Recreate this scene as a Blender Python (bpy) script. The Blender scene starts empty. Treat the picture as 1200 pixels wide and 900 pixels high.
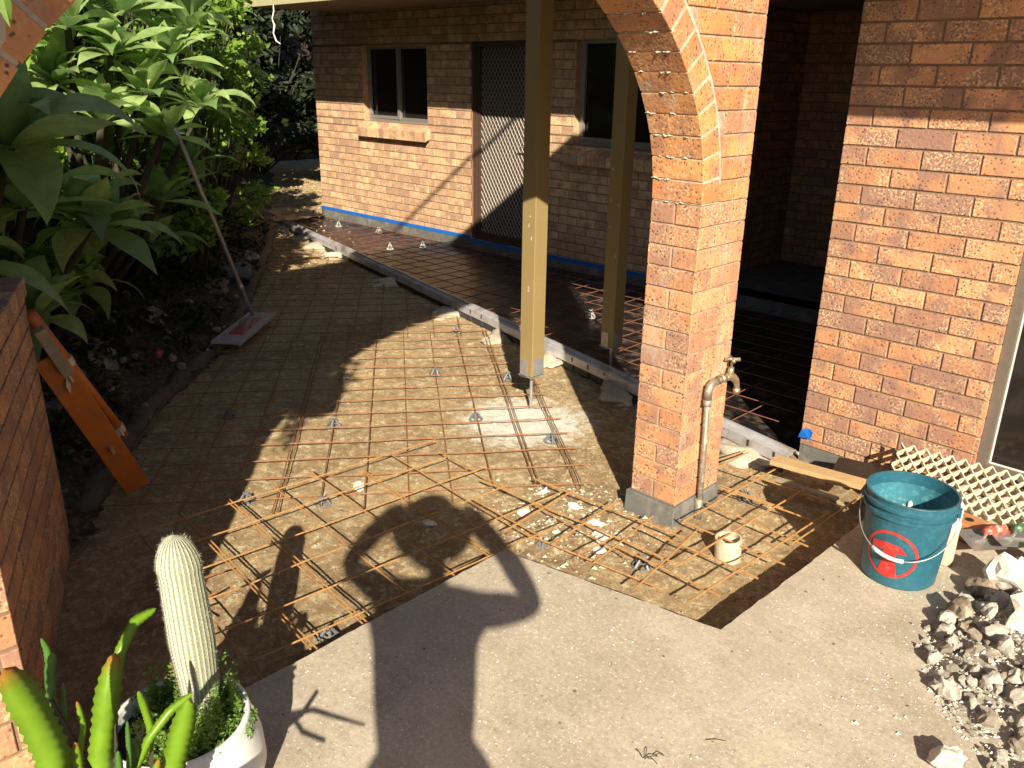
import bpy, bmesh, math, random
from mathutils import Vector, Matrix, Euler, noise
R = math.radians
random.seed(7)
sc = bpy.context.scene
COL = sc.collection

# ------------------------------------------------------------------ camera
F_PX, PITCH, ROLL, YAW = 982.0, R(20.25), R(0.85), R(45.35)
CAM = Vector((0, 0, 1.73))
fw = Vector((-math.cos(YAW)*math.cos(PITCH), math.sin(YAW)*math.cos(PITCH), -math.sin(PITCH)))
rt = fw.cross(Vector((0, 0, 1))).normalized(); up = rt.cross(fw)
rt, up = rt*math.cos(ROLL)+up*math.sin(ROLL), -rt*math.sin(ROLL)+up*math.cos(ROLL)
cd = bpy.data.cameras.new('camera'); cam = bpy.data.objects.new('camera', cd); COL.objects.link(cam)
cd.sensor_width = 36; cd.lens = F_PX/1200*36; cd.clip_start = .01; cd.clip_end = 500
cam.matrix_world = Matrix(((rt.x, up.x, -fw.x, CAM.x), (rt.y, up.y, -fw.y, CAM.y), (rt.z, up.z, -fw.z, CAM.z), (0, 0, 0, 1)))
sc.camera = cam
def sight(u, v): return fw + rt*((u-600)/F_PX) - up*((v-450)/F_PX)
def on_x(u, v, x): d = sight(u, v); return CAM + d*((x-CAM.x)/d.x)

# ------------------------------------------------------------------ light
SUN = Vector((-0.67503753, 0.5554263, -0.48561915)).normalized()
sl = bpy.data.lights.new('sun', 'SUN'); sun = bpy.data.objects.new('sun', sl); COL.objects.link(sun)
sl.energy = 5.0; sl.angle = R(.53); sl.color = (1, .905, .72)
sun.rotation_euler = SUN.to_track_quat('-Z', 'Y').to_euler(); sun.location = (6, -6, 8)
w = bpy.data.worlds.new('World'); sc.world = w; w.use_nodes = True
nt = w.node_tree; bg = nt.nodes['Background']; sky = nt.nodes.new('ShaderNodeTexSky'); sky.sky_type = 'NISHITA'
sky.sun_disc = False; sky.sun_elevation = R(29.05)
to_sun = -SUN; sky.sun_rotation = math.atan2(to_sun.x, to_sun.y)
nt.links.new(sky.outputs[0], bg.inputs[0]); bg.inputs[1].default_value = .05
sc.view_settings.view_transform = 'Standard'; sc.view_settings.look = 'None'; sc.view_settings.gamma = 1
sc.view_settings.exposure = .92
sc.render.engine = 'CYCLES'; sc.cycles.max_bounces = 5; sc.cycles.diffuse_bounces = 2

# ------------------------------------------------------------------ material helpers
class NT:
    def __init__(s, name):
        s.m = bpy.data.materials.new(name); s.m.use_nodes = True; s.t = s.m.node_tree
        s.b = s.t.nodes['Principled BSDF']; s.b.inputs['Roughness'].default_value = .8
    def n(s, typ, **kw):
        nd = s.t.nodes.new('ShaderNode'+typ)
        for k, v in kw.items():
            if k in nd.inputs.keys(): nd.inputs[k].default_value = v
            else: setattr(nd, k, v)
        return nd
    def l(s, a, b): s.t.links.new(a, b)
    def co(s, scale=(1, 1, 1), kind='Object'):
        t = s.n('TexCoord'); mp = s.n('Mapping'); mp.inputs['Scale'].default_value = scale
        s.l(t.outputs[kind], mp.inputs[0]); return mp.outputs[0]
    def noise(s, vec, scale, detail=4, rough=.6):
        a = s.n('TexNoise'); a.inputs['Scale'].default_value = scale; a.inputs['Detail'].default_value = detail
        a.inputs['Roughness'].default_value = rough; s.l(vec, a.inputs['Vector']); return a.outputs[0]
    def ramp(s, fac, stops, interp='LINEAR'):
        r = s.n('ValToRGB'); r.color_ramp.interpolation = interp
        e = r.color_ramp.elements
        while len(e) < len(stops): e.new(.5)
        for x, (p, c) in zip(e, stops):
            x.position = p; x.color = (c if len(c) == 4 else (*c, 1)) if not isinstance(c, (int, float)) else (c, c, c, 1)
        s.l(fac, r.inputs[0]); return r.outputs[0]
    def mix(s, fac, a, b, mode='MIX'):
        m = s.n('MixRGB'); m.blend_type = mode
        for i, x in ((0, fac), (1, a), (2, b)):
            if isinstance(x, (int, float)): m.inputs[i].default_value = x if i == 0 else (x, x, x, 1)
            elif isinstance(x, tuple): m.inputs[i].default_value = (*x, 1)
            else: s.l(x, m.inputs[i])
        return m.outputs[0]
    def bump(s, h, dist=.01, strength=1):
        b = s.n('Bump'); b.inputs['Distance'].default_value = dist; b.inputs['Strength'].default_value = strength
        s.l(h, b.inputs['Height']); s.l(b.outputs[0], s.b.inputs['Normal'])
    def col(s, x):
        if isinstance(x, tuple): s.b.inputs['Base Color'].default_value = (*x, 1)
        else: s.l(x, s.b.inputs['Base Color'])
M = {}
def simple(name, c, rough=.6, metal=0, var=.25, scale=30, bump=.0008, dirt=None, dscale=12):
    k = NT(name); v = k.co()
    n = k.noise(v, scale, 5)
    c2 = tuple(x*(1-var) for x in c)
    out = k.mix(k.ramp(n, [(.3, 0.), (.7, 1.)]), c2, c)
    if dirt:
        d = k.noise(v, dscale, 8, .7)
        out = k.mix(k.ramp(d, [(.5, 0.), (.62, 1.)]), out, dirt)
    k.col(out); k.b.inputs['Roughness'].default_value = rough; k.b.inputs['Metallic'].default_value = metal
    if bump: k.bump(n, bump)
    M[name] = k.m; return k

def brick_mat(name, k1, k2, k3, fleck, dark, smear=0.):
    k = NT(name); v = k.co()
    g = k.n('NewGeometry'); rnd = g.outputs['Random Per Island']
    tone = k.ramp(rnd, [(0, k1), (.30, k1), (.36, k2), (.58, k2), (.64, k3), (.80, k3), (.84, tuple(x*1.22 for x in k1)), (1, tuple(x*1.22 for x in k1))])
    # offset the speckle by brick so no two are alike
    cmb = k.n('CombineXYZ'); k.l(rnd, cmb.inputs[0]); k.l(rnd, cmb.inputs[1])
    sc_ = k.n('VectorMath', operation='MULTIPLY_ADD'); k.l(cmb.outputs[0], sc_.inputs[0]); sc_.inputs[1].default_value = (37, 19, 11); k.l(v, sc_.inputs[2])
    p = sc_.outputs[0]
    cloud = k.noise(p, 9, 3, .5)
    base = k.mix(k.ramp(cloud, [(.42, 0.), (.62, 1.)]), tone, k3)
    f1 = k.noise(p, 105, 4, .6)
    ff = k.ramp(f1, [(.50, 0.), (.60, 1.)])
    cl2 = k.ramp(k.noise(p, 6, 2, .5), [(.42, 0.), (.6, 1.)])
    ffm = k.mix(1., ff, cl2, 'MULTIPLY')
    base = k.mix(k.mix(.8, 0., ffm, 'MIX'), base, fleck)
    vo = k.n('TexVoronoi'); vo.inputs['Scale'].default_value = 62; k.l(p, vo.inputs['Vector'])
    s1 = k.ramp(vo.outputs['Distance'], [(.16, 1.), (.34, 0.)])
    s2 = k.ramp(k.noise(p, 20, 3, .6), [(.43, 0.), (.52, 1.)])
    spot = k.mix(1., s1, s2, 'MULTIPLY')
    base = k.mix(k.mix(.9, 0., spot), base, dark)
    if smear:
        sm = k.ramp(k.noise(k.co((1, 1, .45)), 6, 9, .8), [(.53, 0.), (.64, 1.)])
        base = k.mix(k.mix(smear, 0., sm), base, (.58, .50, .40))
    br = k.n('BrightContrast'); k.l(base, br.inputs[0])
    k.col(base); k.b.inputs['Roughness'].default_value = .62
    hh = k.mix(.5, k.noise(p, 120, 4, .7), vo.outputs['Distance'])
    k.bump(hh, .0035, .8)
    M[name] = k.m
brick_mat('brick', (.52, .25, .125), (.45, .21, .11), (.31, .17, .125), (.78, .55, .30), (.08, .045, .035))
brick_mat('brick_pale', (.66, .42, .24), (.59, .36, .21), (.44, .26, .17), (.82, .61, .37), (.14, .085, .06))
brick_mat('brick_ring', (.58, .25, .09), (.52, .21, .08), (.40, .19, .11), (.72, .46, .23), (.07, .04, .035), .45)
brick_mat('brick_pillar', (.55, .26, .125), (.48, .22, .11), (.36, .19, .13), (.76, .52, .28), (.07, .04, .035), .4)
simple('mortar', (.27, .185, .12), .95, var=.4, scale=60, bump=.002)
simple('mortar_joint', (.62, .52, .41), .95, var=.35, scale=40, bump=.003, dirt=(.42, .33, .25))
simple('mortar_pale', (.50, .38, .27), .95, var=.4, scale=40, bump=.003, dirt=(.28, .19, .125))
k = NT('core_brick'); v = k.co()
bt = k.n('TexBrick'); bt.offset = .5; bt.inputs['Scale'].default_value = 1; bt.inputs['Brick Width'].default_value = .24; bt.inputs['Row Height'].default_value = .086
bt.inputs['Mortar Size'].default_value = .005; bt.inputs['Color1'].default_value = (.38, .15, .07, 1); bt.inputs['Color2'].default_value = (.26, .11, .06, 1); bt.inputs['Mortar'].default_value = (.2, .15, .11, 1)
t = k.n('TexCoord'); sx = k.n('SeparateXYZ'); cx = k.n('CombineXYZ'); k.l(t.outputs['Object'], sx.inputs[0])
ad = k.n('Math', operation='ADD'); k.l(sx.outputs[0], ad.inputs[0]); k.l(sx.outputs[1], ad.inputs[1])
k.l(ad.outputs[0], cx.inputs[0]); k.l(sx.outputs[2], cx.inputs[1]); k.l(cx.outputs[0], bt.inputs['Vector'])
k.col(k.mix(k.ramp(k.noise(v, 40, 4), [(.4, 0.), (.7, .5)]), bt.outputs[0], (.12, .07, .05))); M['core_brick'] = k.m

# concrete slab
k = NT('concrete'); v = k.co()
c = k.mix(k.ramp(k.noise(v, 1.6, 5, .6), [(.35, 0.), (.65, 1.)]), (.42, .352, .27), (.55, .47, .37))
c = k.mix(k.ramp(k.noise(v, 5, 10, .8), [(.48, 0.), (.66, .7)]), c, (.34, .28, .21))
c = k.mix(k.ramp(k.noise(k.co((.5, 2.2, 1)), 3, 8, .75), [(.52, 0.), (.66, .5)]), c, (.62, .54, .43))
st = k.ramp(k.noise(v, 60, 6, .8), [(.36, .72), (.47, .96), (.56, 1.02), (.66, 1.14)])
c = k.mix(1., c, st, 'MULTIPLY')
c = k.mix(k.ramp(k.noise(v, 85, 3, .6), [(.60, 0.), (.66, .8)]), c, (.78, .70, .57))
c = k.mix(k.ramp(k.noise(v, 95, 3, .6), [(.31, .6), (.37, 0.)]), c, (.24, .19, .14))
c = k.mix(k.ramp(k.noise(v, 1.1, 6, .65), [(.52, 0.), (.62, .45)]), c, (.36, .31, .245))
yel = k.mix(1., k.ramp(k.noise(v, 2.1, 4, .6), [(.54, 0.), (.66, 1.)]), k.ramp(k.noise(v, 45, 4, .7), [(.47, 0.), (.6, 1.)]), 'MULTIPLY')
c = k.mix(k.mix(.6, 0., yel), c, (.60, .52, .34))
vo = k.n('TexVoronoi'); vo.inputs['Scale'].default_value = 14; k.l(v, vo.inputs['Vector'])
pit = k.mix(1., k.ramp(vo.outputs['Distance'], [(.04, 1.), (.10, 0.)]), k.ramp(k.noise(v, 5, 2), [(.5, 0.), (.58, 1.)]), 'MULTIPLY')
c = k.mix(pit, c, (.12, .09, .07))
k.col(c); k.b.inputs['Roughness'].default_value = .9
k.bump(k.mix(.5, k.noise(v, 80, 8, .8), k.noise(v, 12, 5, .6)), .006, .6); M['concrete'] = k.m
# soil in the dug out area
k = NT('soil'); v = k.co()
wv = k.n('TexNoise'); wv.inputs['Scale'].default_value = 6; wv.inputs['Detail'].default_value = 4; k.l(v, wv.inputs['Vector'])
dv = k.n('VectorMath', operation='MULTIPLY_ADD'); k.l(wv.outputs['Color'], dv.inputs[0]); dv.inputs[1].default_value = (.12, .12, .12); k.l(v, dv.inputs[2])
dv = dv.outputs[0]
c = k.mix(k.ramp(k.noise(v, 1.5, 5, .6), [(.38, 0.), (.62, 1.)]), (.38, .245, .125), (.56, .385, .19))
pale = k.ramp(k.noise(dv, 13, 12, .85), [(.50, 0.), (.60, .9)])
c = k.mix(pale, c, (.80, .65, .37))
c = k.mix(k.ramp(k.noise(dv, 24, 10, .85), [(.53, 0.), (.60, .85)]), c, (.92, .82, .56))
c = k.mix(k.ramp(k.noise(v, 38, 8, .85), [(.36, .85), (.46, 0.)]), c, (.14, .085, .045))
c = k.mix(k.ramp(k.noise(v, 3.2, 9, .8), [(.56, 0.), (.66, .55)]), c, (.24, .155, .09))
vd = k.n('VectorMath', operation='DISTANCE'); k.l(v, vd.inputs[0]); vd.inputs[1].default_value = (-3.06, 3.2, -.13)
spl = k.n('Math', operation='MULTIPLY_ADD'); k.l(k.noise(v, 14, 8, .8), spl.inputs[0]); spl.inputs[1].default_value = .9; k.l(vd.outputs['Value'], spl.inputs[2])
c = k.mix(k.ramp(spl.outputs[0], [(.66, 1.), (.86, 0.)]), c, (.93, .90, .80))
k.col(c); k.b.inputs['Roughness'].default_value = .95
k.bump(k.mix(.5, k.noise(v, 55, 12, .9), k.noise(dv, 14, 10, .8)), .035, 1.); M['soil'] = k.m
simple('garden_soil', (.075, .05, .032), .98, var=.6, scale=14, bump=.02, dirt=(.16, .12, .08), dscale=30)
simple('membrane', (.018, .017, .018), .35, var=.4, scale=8, bump=.004, dirt=(.12, .09, .07), dscale=9)
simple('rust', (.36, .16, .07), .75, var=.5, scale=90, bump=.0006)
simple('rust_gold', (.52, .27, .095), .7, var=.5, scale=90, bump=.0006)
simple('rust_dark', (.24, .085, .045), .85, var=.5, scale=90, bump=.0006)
simple('chair_plastic', (.17, .185, .205), .5, var=.3, scale=60)
simple('chair_white', (.45, .43, .42), .5, var=.2)
simple('cement_render', (.15, .145, .135), .85, var=.3, scale=14, bump=.002, dirt=(.21, .195, .175), dscale=8)
simple('galv', (.55, .55, .56), .38, .65, var=.3, scale=20, dirt=(.42, .38, .34), dscale=14)
simple('form_metal', (.62, .60, .63), .42, .35, var=.25, scale=9, dirt=(.40, .33, .30), dscale=7)
simple('form_shade', (.05, .05, .055), .6, var=.3)
simple('pipe_metal', (.34, .29, .22), .55, .45, var=.4, scale=40, dirt=(.55, .50, .42), dscale=22)
simple('brass', (.50, .41, .24), .42, .7, var=.4, scale=50, dirt=(.58, .55, .48), dscale=40)
simple('post_paint', (.29, .21, .092), .42, var=.10, scale=3, bump=.0002)
simple('fascia_paint', (.50, .46, .26), .5, var=.2)
simple('soffit', (.30, .22, .14), .7, var=.3, scale=5)
simple('timber', (.55, .36, .17), .75, var=.25, scale=18, bump=.001, dirt=(.44, .30, .16), dscale=25)
simple('timber_grey', (.36, .30, .22), .8, var=.35, scale=20, bump=.001)
simple('fence_timber', (.065, .042, .028), .85, var=.4, scale=12)
simple('aluminium', (.40, .38, .35), .45, .5, var=.15)
simple('frame_brown', (.09, .052, .038), .5, var=.25)
simple('blue_tape', (.015, .16, .62), .45, var=.25, scale=50, bump=.001)
simple('orange_paint', (.62, .17, .025), .45, var=.22, scale=14, dirt=(.40, .14, .05), dscale=18)
simple('bucket_blue', (.022, .115, .165), .42, var=.2, scale=6, dirt=(.032, .135, .185), dscale=40)
simple('bucket_inside', (.045, .20, .26), .5, var=.3, scale=16, dirt=(.09, .27, .31), dscale=40)
simple('red_print', (.62, .035, .03), .5, var=.3, scale=30, dirt=(.45, .08, .07), dscale=40)
simple('white_plastic', (.74, .71, .66), .4, var=.15, dirt=(.55, .48, .38), dscale=16)
simple('pvc', (.62, .55, .40), .5, var=.2, dirt=(.45, .37, .25), dscale=24)
simple('cream_plastic', (.74, .67, .52), .6, var=.3, scale=30, dirt=(.46, .36, .2), dscale=40)
simple('white_pot', (.78, .78, .77), .35, var=.08, dirt=(.62, .60, .56), dscale=9)
simple('basket_grey', (.46, .43, .41), .6, var=.1)
simple('potting_mix', (.035, .024, .016), .98, var=.5, scale=50, bump=.01)
simple('rubble', (.78, .73, .64), .95, var=.2, scale=24, bump=.006, dirt=(.58, .51, .41), dscale=14)
simple('rubble_dark', (.30, .23, .16), .95, var=.45, scale=24, bump=.01, dirt=(.45, .38, .29), dscale=14)
simple('kerb_mix', (.15, .12, .09), .95, var=.4, scale=18, bump=.01, dirt=(.07, .05, .035), dscale=9)
simple('rubble_tan', (.58, .50, .38), .95, var=.35, scale=24, bump=.008)
simple('terracotta', (.55, .235, .10), .85, var=.25, scale=25)
simple('steel_blade', (.62, .60, .58), .32, .8, var=.2, dirt=(.55, .52, .48), dscale=22)
simple('red_handle', (.50, .10, .06), .45, var=.4, scale=30, dirt=(.55, .45, .38), dscale=30)
simple('green_handle', (.055, .16, .07), .4, var=.4, scale=30, dirt=(.4, .4, .33), dscale=30)
simple('pink_mag', (.62, .09, .12), .5, var=.3, scale=20, dirt=(.5, .32, .30), dscale=20)
simple('float_pale', (.60, .52, .54), .5, .2, var=.25, scale=20)
simple('pole_metal', (.50, .48, .45), .4, .5, var=.3, scale=30)
simple('plain_black', (.012, .012, .013), .35, var=.2)
simple('stem_brown', (.05, .045, .028), .9, var=.4, scale=30)
simple('dead_leaf', (.45, .34, .19), .85, var=.4, scale=20)
simple('skin', (.52, .30, .20), .55, var=.12)
simple('hair', (.07, .04, .022), .6, var=.4, scale=60)
simple('shirt_cloth', (.10, .14, .22), .9, var=.2)
simple('trouser_cloth', (.05, .055, .07), .9, var=.2)
simple('white_soft', (.72, .70, .66), .8, var=.2)
simple('spine_grey', (.50, .48, .41), .9, var=.2)
simple('near_frame', (.20, .165, .135), .5, .3, var=.2)
simple('bit_grey', (.56, .50, .40), .95, var=.4, scale=30, bump=.004)
# window glass and door mesh backing
k = NT('dark_glass'); k.col((.018, .015, .013)); k.b.inputs['Roughness'].default_value = .08; M['dark_glass'] = k.m
k = NT('curtain'); k.col((.10, .09, .08)); M['curtain'] = k.m
k = NT('fly_screen'); v = k.co(); k.col(k.mix(k.ramp(k.noise(v, 90, 3), [(.4, 0.), (.6, 1.)]), (.05, .042, .037), (.09, .075, .065))); k.b.inputs['Roughness'].default_value = .9; M['fly_screen'] = k.m
simple('diamond_grille', (.34, .28, .235), .5, .3, var=.2)

def leaf_mat(name, c1, c2, tip=None, trans=.35, rough=.4):
    k = NT(name); v = k.co(); g = k.n('NewGeometry')
    c = k.mix(g.outputs['Random Per Island'], c1, c2)
    c = k.mix(k.ramp(k.noise(v, 14, 4), [(.4, 0.), (.7, .5)]), c, tuple(x*.55 for x in c1))
    if tip:
        a = k.n('Attribute', attribute_name='tipness'); c = k.mix(a.outputs['Fac'], c, tip)
    k.col(c); k.b.inputs['Roughness'].default_value = rough
    tr = k.n('BsdfTranslucent'); hs = k.n('HueSaturation'); hs.inputs['Value'].default_value = 1.5; k.l(c, hs.inputs['Color']); k.l(hs.outputs[0], tr.inputs[0])
    mx = k.n('MixShader'); mx.inputs[0].default_value = trans; k.l(k.b.outputs[0], mx.inputs[1]); k.l(tr.outputs[0], mx.inputs[2])
    k.l(mx.outputs[0], k.t.nodes['Material Output'].inputs[0]); M[name] = k.m
leaf_mat('agave_leaf', (.17, .29, .10), (.46, .60, .22), (.42, .36, .16), .35, .38)
leaf_mat('shrub_leaf', (.10, .21, .03), (.30, .46, .07), None, .35, .4)
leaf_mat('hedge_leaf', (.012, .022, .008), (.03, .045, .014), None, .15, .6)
leaf_mat('orchid_leaf', (.17, .33, .02), (.22, .38, .025), (.42, .13, .03), .3, .35)
leaf_mat('dark_stem_leaf', (.06, .16, .03), (.10, .22, .04), None, .2, .4)
leaf_mat('tiny_leaf', (.11, .22, .035), (.20, .32, .06), None, .3, .5)
# cactus: white wool in vertical ribs with rings of spines
k = NT('cactus_skin'); tc = k.n('TexCoord'); uvs = k.n('SeparateXYZ'); k.l(tc.outputs['UV'], uvs.inputs[0])
def sine(src, freq):
    m = k.n('Math', operation='MULTIPLY'); k.l(src, m.inputs[0]); m.inputs[1].default_value = freq*2*math.pi
    s_ = k.n('Math', operation='SINE'); k.l(m.outputs[0], s_.inputs[0])
    a = k.n('Math', operation='MULTIPLY_ADD'); k.l(s_.outputs[0], a.inputs[0]); a.inputs[1].default_value = .5; a.inputs[2].default_value = .5; return a.outputs[0]
ribs = sine(uvs.outputs[0], 26); dots = sine(uvs.outputs[1], 46)
vv = k.co(); nz = k.noise(vv, 140, 5, .8)
area = k.mix(.42, ribs, k.mix(1., ribs, dots, 'MULTIPLY'))
area = k.mix(.45, area, nz)
k.col(k.ramp(area, [(.10, (.14, .16, .085)), (.34, (.29, .30, .20)), (.62, (.56, .55, .44))])); k.b.inputs['Roughness'].default_value = .95
k.bump(area, .006, 1.); M['cactus_skin'] = k.m

# ------------------------------------------------------------------ mesh builder
OFF = {}
class MB:
    def __init__(s): s.v = []; s.f = []; s.m = []; s.uv = {}; s.t = {}
    def add(s, vs, fs, mi=0, tips=None):
        o = len(s.v); s.v += [tuple(p) for p in vs]
        if tips is not None:
            for i, x in enumerate(tips): s.t[o+i] = x
        for f in fs: s.f.append(tuple(o+i for i in f)); s.m.append(mi)
        return o
    def box(s, a, b, mi=0):
        (x0, y0, z0), (x1, y1, z1) = a, b
        s.add([(x0, y0, z0), (x1, y0, z0), (x1, y1, z0), (x0, y1, z0), (x0, y0, z1), (x1, y0, z1), (x1, y1, z1), (x0, y1, z1)],
              [(0, 3, 2, 1), (4, 5, 6, 7), (0, 1, 5, 4), (1, 2, 6, 5), (2, 3, 7, 6), (3, 0, 4, 7)], mi)
    def obox(s, c, ax, ay, az, hx, hy, hz, mi=0):
        c = Vector(c); X = Vector(ax).normalized()*hx; Y = Vector(ay).normalized()*hy; Z = Vector(az).normalized()*hz
        s.add([c-X-Y-Z, c+X-Y-Z, c+X+Y-Z, c-X+Y-Z, c-X-Y+Z, c+X-Y+Z, c+X+Y+Z, c-X+Y+Z],
              [(0, 3, 2, 1), (4, 5, 6, 7), (0, 1, 5, 4), (1, 2, 6, 5), (2, 3, 7, 6), (3, 0, 4, 7)], mi)
    def tube(s, pts, r, n=8, mi=0, cap=True, flat=1.):
        pts = [Vector(p) for p in pts]; rs = r if isinstance(r, (list, tuple)) else [r]*len(pts)
        o = len(s.v); ref = None
        for i, p in enumerate(pts):
            d = (pts[min(i+1, len(pts)-1)]-pts[max(i-1, 0)]).normalized()
            if ref is None: ref = Vector((0, 0, 1)) if abs(d.z) < .9 else Vector((1, 0, 0))
            a = (ref - d*ref.dot(d)).normalized(); ref = a; b = d.cross(a)
            for j in range(n):
                an = 2*math.pi*j/n; s.v.append(tuple(p+(a*math.cos(an)*flat+b*math.sin(an))*rs[i]))
        for i in range(len(pts)-1):
            for j in range(n):
                s.f.append((o+i*n+j, o+i*n+(j+1) % n, o+(i+1)*n+(j+1) % n, o+(i+1)*n+j)); s.m.append(mi)
        if cap:
            s.f.append(tuple(o+j for j in reversed(range(n)))); s.m.append(mi)
            e = o+(len(pts)-1)*n; s.f.append(tuple(e+j for j in range(n))); s.m.append(mi)
    def lathe(s, prof, c=(0, 0, 0), n=32, mi=0, uv=False):
        o = len(s.v); c = Vector(c)
        for (r, z) in prof:
            for j in range(n):
                an = 2*math.pi*j/n; s.v.append((c.x+r*math.cos(an), c.y+r*math.sin(an), c.z+z))
        for i in range(len(prof)-1):
            for j in range(n):
                s.f.append((o+i*n+j, o+i*n+(j+1) % n, o+(i+1)*n+(j+1) % n, o+(i+1)*n+j)); s.m.append(mi)
                if uv: s.uv[len(s.f)-1] = [(j/n, i/(len(prof)-1)), ((j+1)/n, i/(len(prof)-1)), ((j+1)/n, (i+1)/(len(prof)-1)), (j/n, (i+1)/(len(prof)-1))]
    def build(s, name, mats, parent=None, smooth=False, origin=None, bevel=0):
        root = Vector(OFF.get(parent.name, (0, 0, 0))) if parent else Vector(origin or (0, 0, 0))
        me = bpy.data.meshes.new(name)
        me.from_pydata([(p[0]-root.x, p[1]-root.y, p[2]-root.z) for p in s.v], [], s.f)
        for mm in (mats if isinstance(mats, (list, tuple)) else [mats]): me.materials.append(M[mm])
        me.polygons.foreach_set('material_index', s.m)
        if smooth: me.polygons.foreach_set('use_smooth', [True]*len(s.f))
        if s.uv:
            l = me.uv_layers.new(name='UVMap')
            for fi, q in s.uv.items():
                for li, c in zip(me.polygons[fi].loop_indices, q): l.data[li].uv = c
        if s.t:
            a = me.attributes.new('tipness', 'FLOAT', 'POINT')
            for i, x in s.t.items(): a.data[i].value = x
        me.update()
        o = bpy.data.objects.new(name, me); COL.objects.link(o)
        if parent: o.parent = parent
        else: o.location = root
        OFF[o.name] = tuple(root)
        if bevel:
            b = o.modifiers.new('Bevel', 'BEVEL'); b.width = bevel; b.segments = 2; b.limit_method = 'ANGLE'
        if smooth:
            pass
        return o
def empty(name, loc):
    o = bpy.data.objects.new(name, None); COL.objects.link(o); o.location = loc; o.empty_display_size = .1
    OFF[o.name] = tuple(loc); return o
def tag(o, label=None, cat=None, group=None, kind=None):
    if label: o['label'] = label
    if cat: o['category'] = cat
    if group: o['group'] = group
    if kind: o['kind'] = kind
    return o
def copy_tree(o, parent=None):
    c = o.copy(); COL.objects.link(c); OFF[c.name] = OFF.get(o.name, (0, 0, 0))
    if parent: c.parent = parent
    for ch in o.children: copy_tree(ch, c)
    return c

# ------------------------------------------------------------------ ground
PIT = -.13
def fbm(x, y, s=1., z=0.): return noise.fractal(Vector((x*s, y*s, z)), 1., 2., 5)
BORD = [(-2.0, .1), (-3.43, .93), (-3.70, 1.05), (-4.66, 1.75), (-4.90, 2.01), (-5.59, 2.71), (-7.15, 3.79), (-8.6, 4.75), (-10.7, 6.05), (-14, 8.2)]
def border_y(x):
    for (x0, y0), (x1, y1) in zip(BORD, BORD[1:]):
        if x1 <= x <= x0: return y0+(y1-y0)*(x0-x)/(x0-x1)
    return BORD[0][1] if x > -2 else BORD[-1][1]
def rail_y(x): return 3.666-(x+1.659)*.2299
def grid(x0, x1, y0, y1, st, hfun, keep=None):
    mb = MB(); nx = int((x1-x0)/st); ny = int((y1-y0)/st); ids = {}
    for i in range(nx+1):
        for j in range(ny+1):
            x, y = x0+i*st, y0+j*st; ids[i, j] = len(mb.v); mb.v.append((x, y, hfun(x, y)))
    for i in range(nx):
        for j in range(ny):
            if keep and not keep(x0+(i+.5)*st, y0+(j+.5)*st): continue
            mb.f.append((ids[i, j], ids[i+1, j], ids[i+1, j+1], ids[i, j+1])); mb.m.append(0)
    return mb
def pit_h(x, y):
    h = PIT + .010*fbm(x, y, 3.) + .009*fbm(x, y, 13., 3.)+.004*fbm(x, y, 40., 6.)
    # lumps at the broken edge beside the pillar
    d = math.hypot(x+2.05, y-2.45); h += .035*math.exp(-(d/.35)**2)*(.6+fbm(x, y, 12., 9.))
    if x < -9.6: h += min(.10, (-9.6-x)*.10)
    if y > rail_y(x): h = min(h, PIT) - .01
    return h
mb = grid(-11.5, -1.05, .2, 6.6, .025, pit_h)
o = mb.build('ground', 'soil', smooth=True); tag(o, 'dug out sandy soil under the steel mesh', kind='structure')
# wide ground far out
mb = MB(); mb.add([(-120, -120, -.25), (120, -120, -.25), (120, 120, -.25), (-120, 120, -.25)], [(0, 1, 2, 3)])
o = mb.build('terrain', 'garden_soil'); tag(o, kind='structure')
# leaf littered strip behind the house corner
def back_h(x, y): return PIT+.02+.10*min(1, max(0, (-10.2-x)/1.5))+.03*fbm(x, y, 4., 5.)
mb = grid(-15.5, -9.9, 5.2, 10.5, .06, back_h, lambda x, y: not (x > -10.05 and y > 6.4)); o = mb.build('ground_beyond', 'soil', smooth=True); tag(o, kind='structure')
# concrete slab, cast edge cut clean
mb = MB()
out = [(-2.0, -2.2), (2.4, -2.2), (2.4, 3.89), (-1.123, 3.89), (-1.126, 3.028), (-1.144, 2.169), (-2.002, 1.993), (-1.984, .929)]
o2 = []
for i in range(len(out)):
    (xa_, ya_), (xb_, yb_) = out[i], out[(i+1) % len(out)]; L_ = math.hypot(xb_-xa_, yb_-ya_); near = i in (3, 4, 5, 6, 7)
    k_ = int(L_/.03) if near else 1
    for j in range(k_):
        f_ = j/k_; nx_, ny_ = -(yb_-ya_)/L_, (xb_-xa_)/L_; e_ = (.004*fbm(f_*L_, i, 5.)+.004*fbm(f_*L_, i, 22.)) if near and j else 0
        o2.append((xa_+(xb_-xa_)*f_+nx_*e_, ya_+(yb_-ya_)*f_+ny_*e_))
out = o2
n = len(out)
mb.add([(x, y, 0) for x, y in out]+[(x, y, -.16) for x, y in out], [tuple(range(n))]+[(i, i+n, (i+1) % n+n, (i+1) % n) for i in range(n)])
o = mb.build('pavement', 'concrete'); tag(o, kind='structure')
bpy.context.view_layer.objects.active = o
# plastic membrane beyond the screed rail
mb = grid(-9.9, -1.78, 3.6, 6.38, .04, lambda x, y: PIT+.004+.007*fbm(x, y, 4., 2.)+.003*fbm(x, y, 17.), lambda x, y: y > rail_y(x)+.02 and not (x > -1.78))
o = mb.build('plastic_membrane', 'membrane', smooth=True); tag(o, 'black plastic sheet laid under the mesh between rail and back wall', 'plastic sheet')

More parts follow.
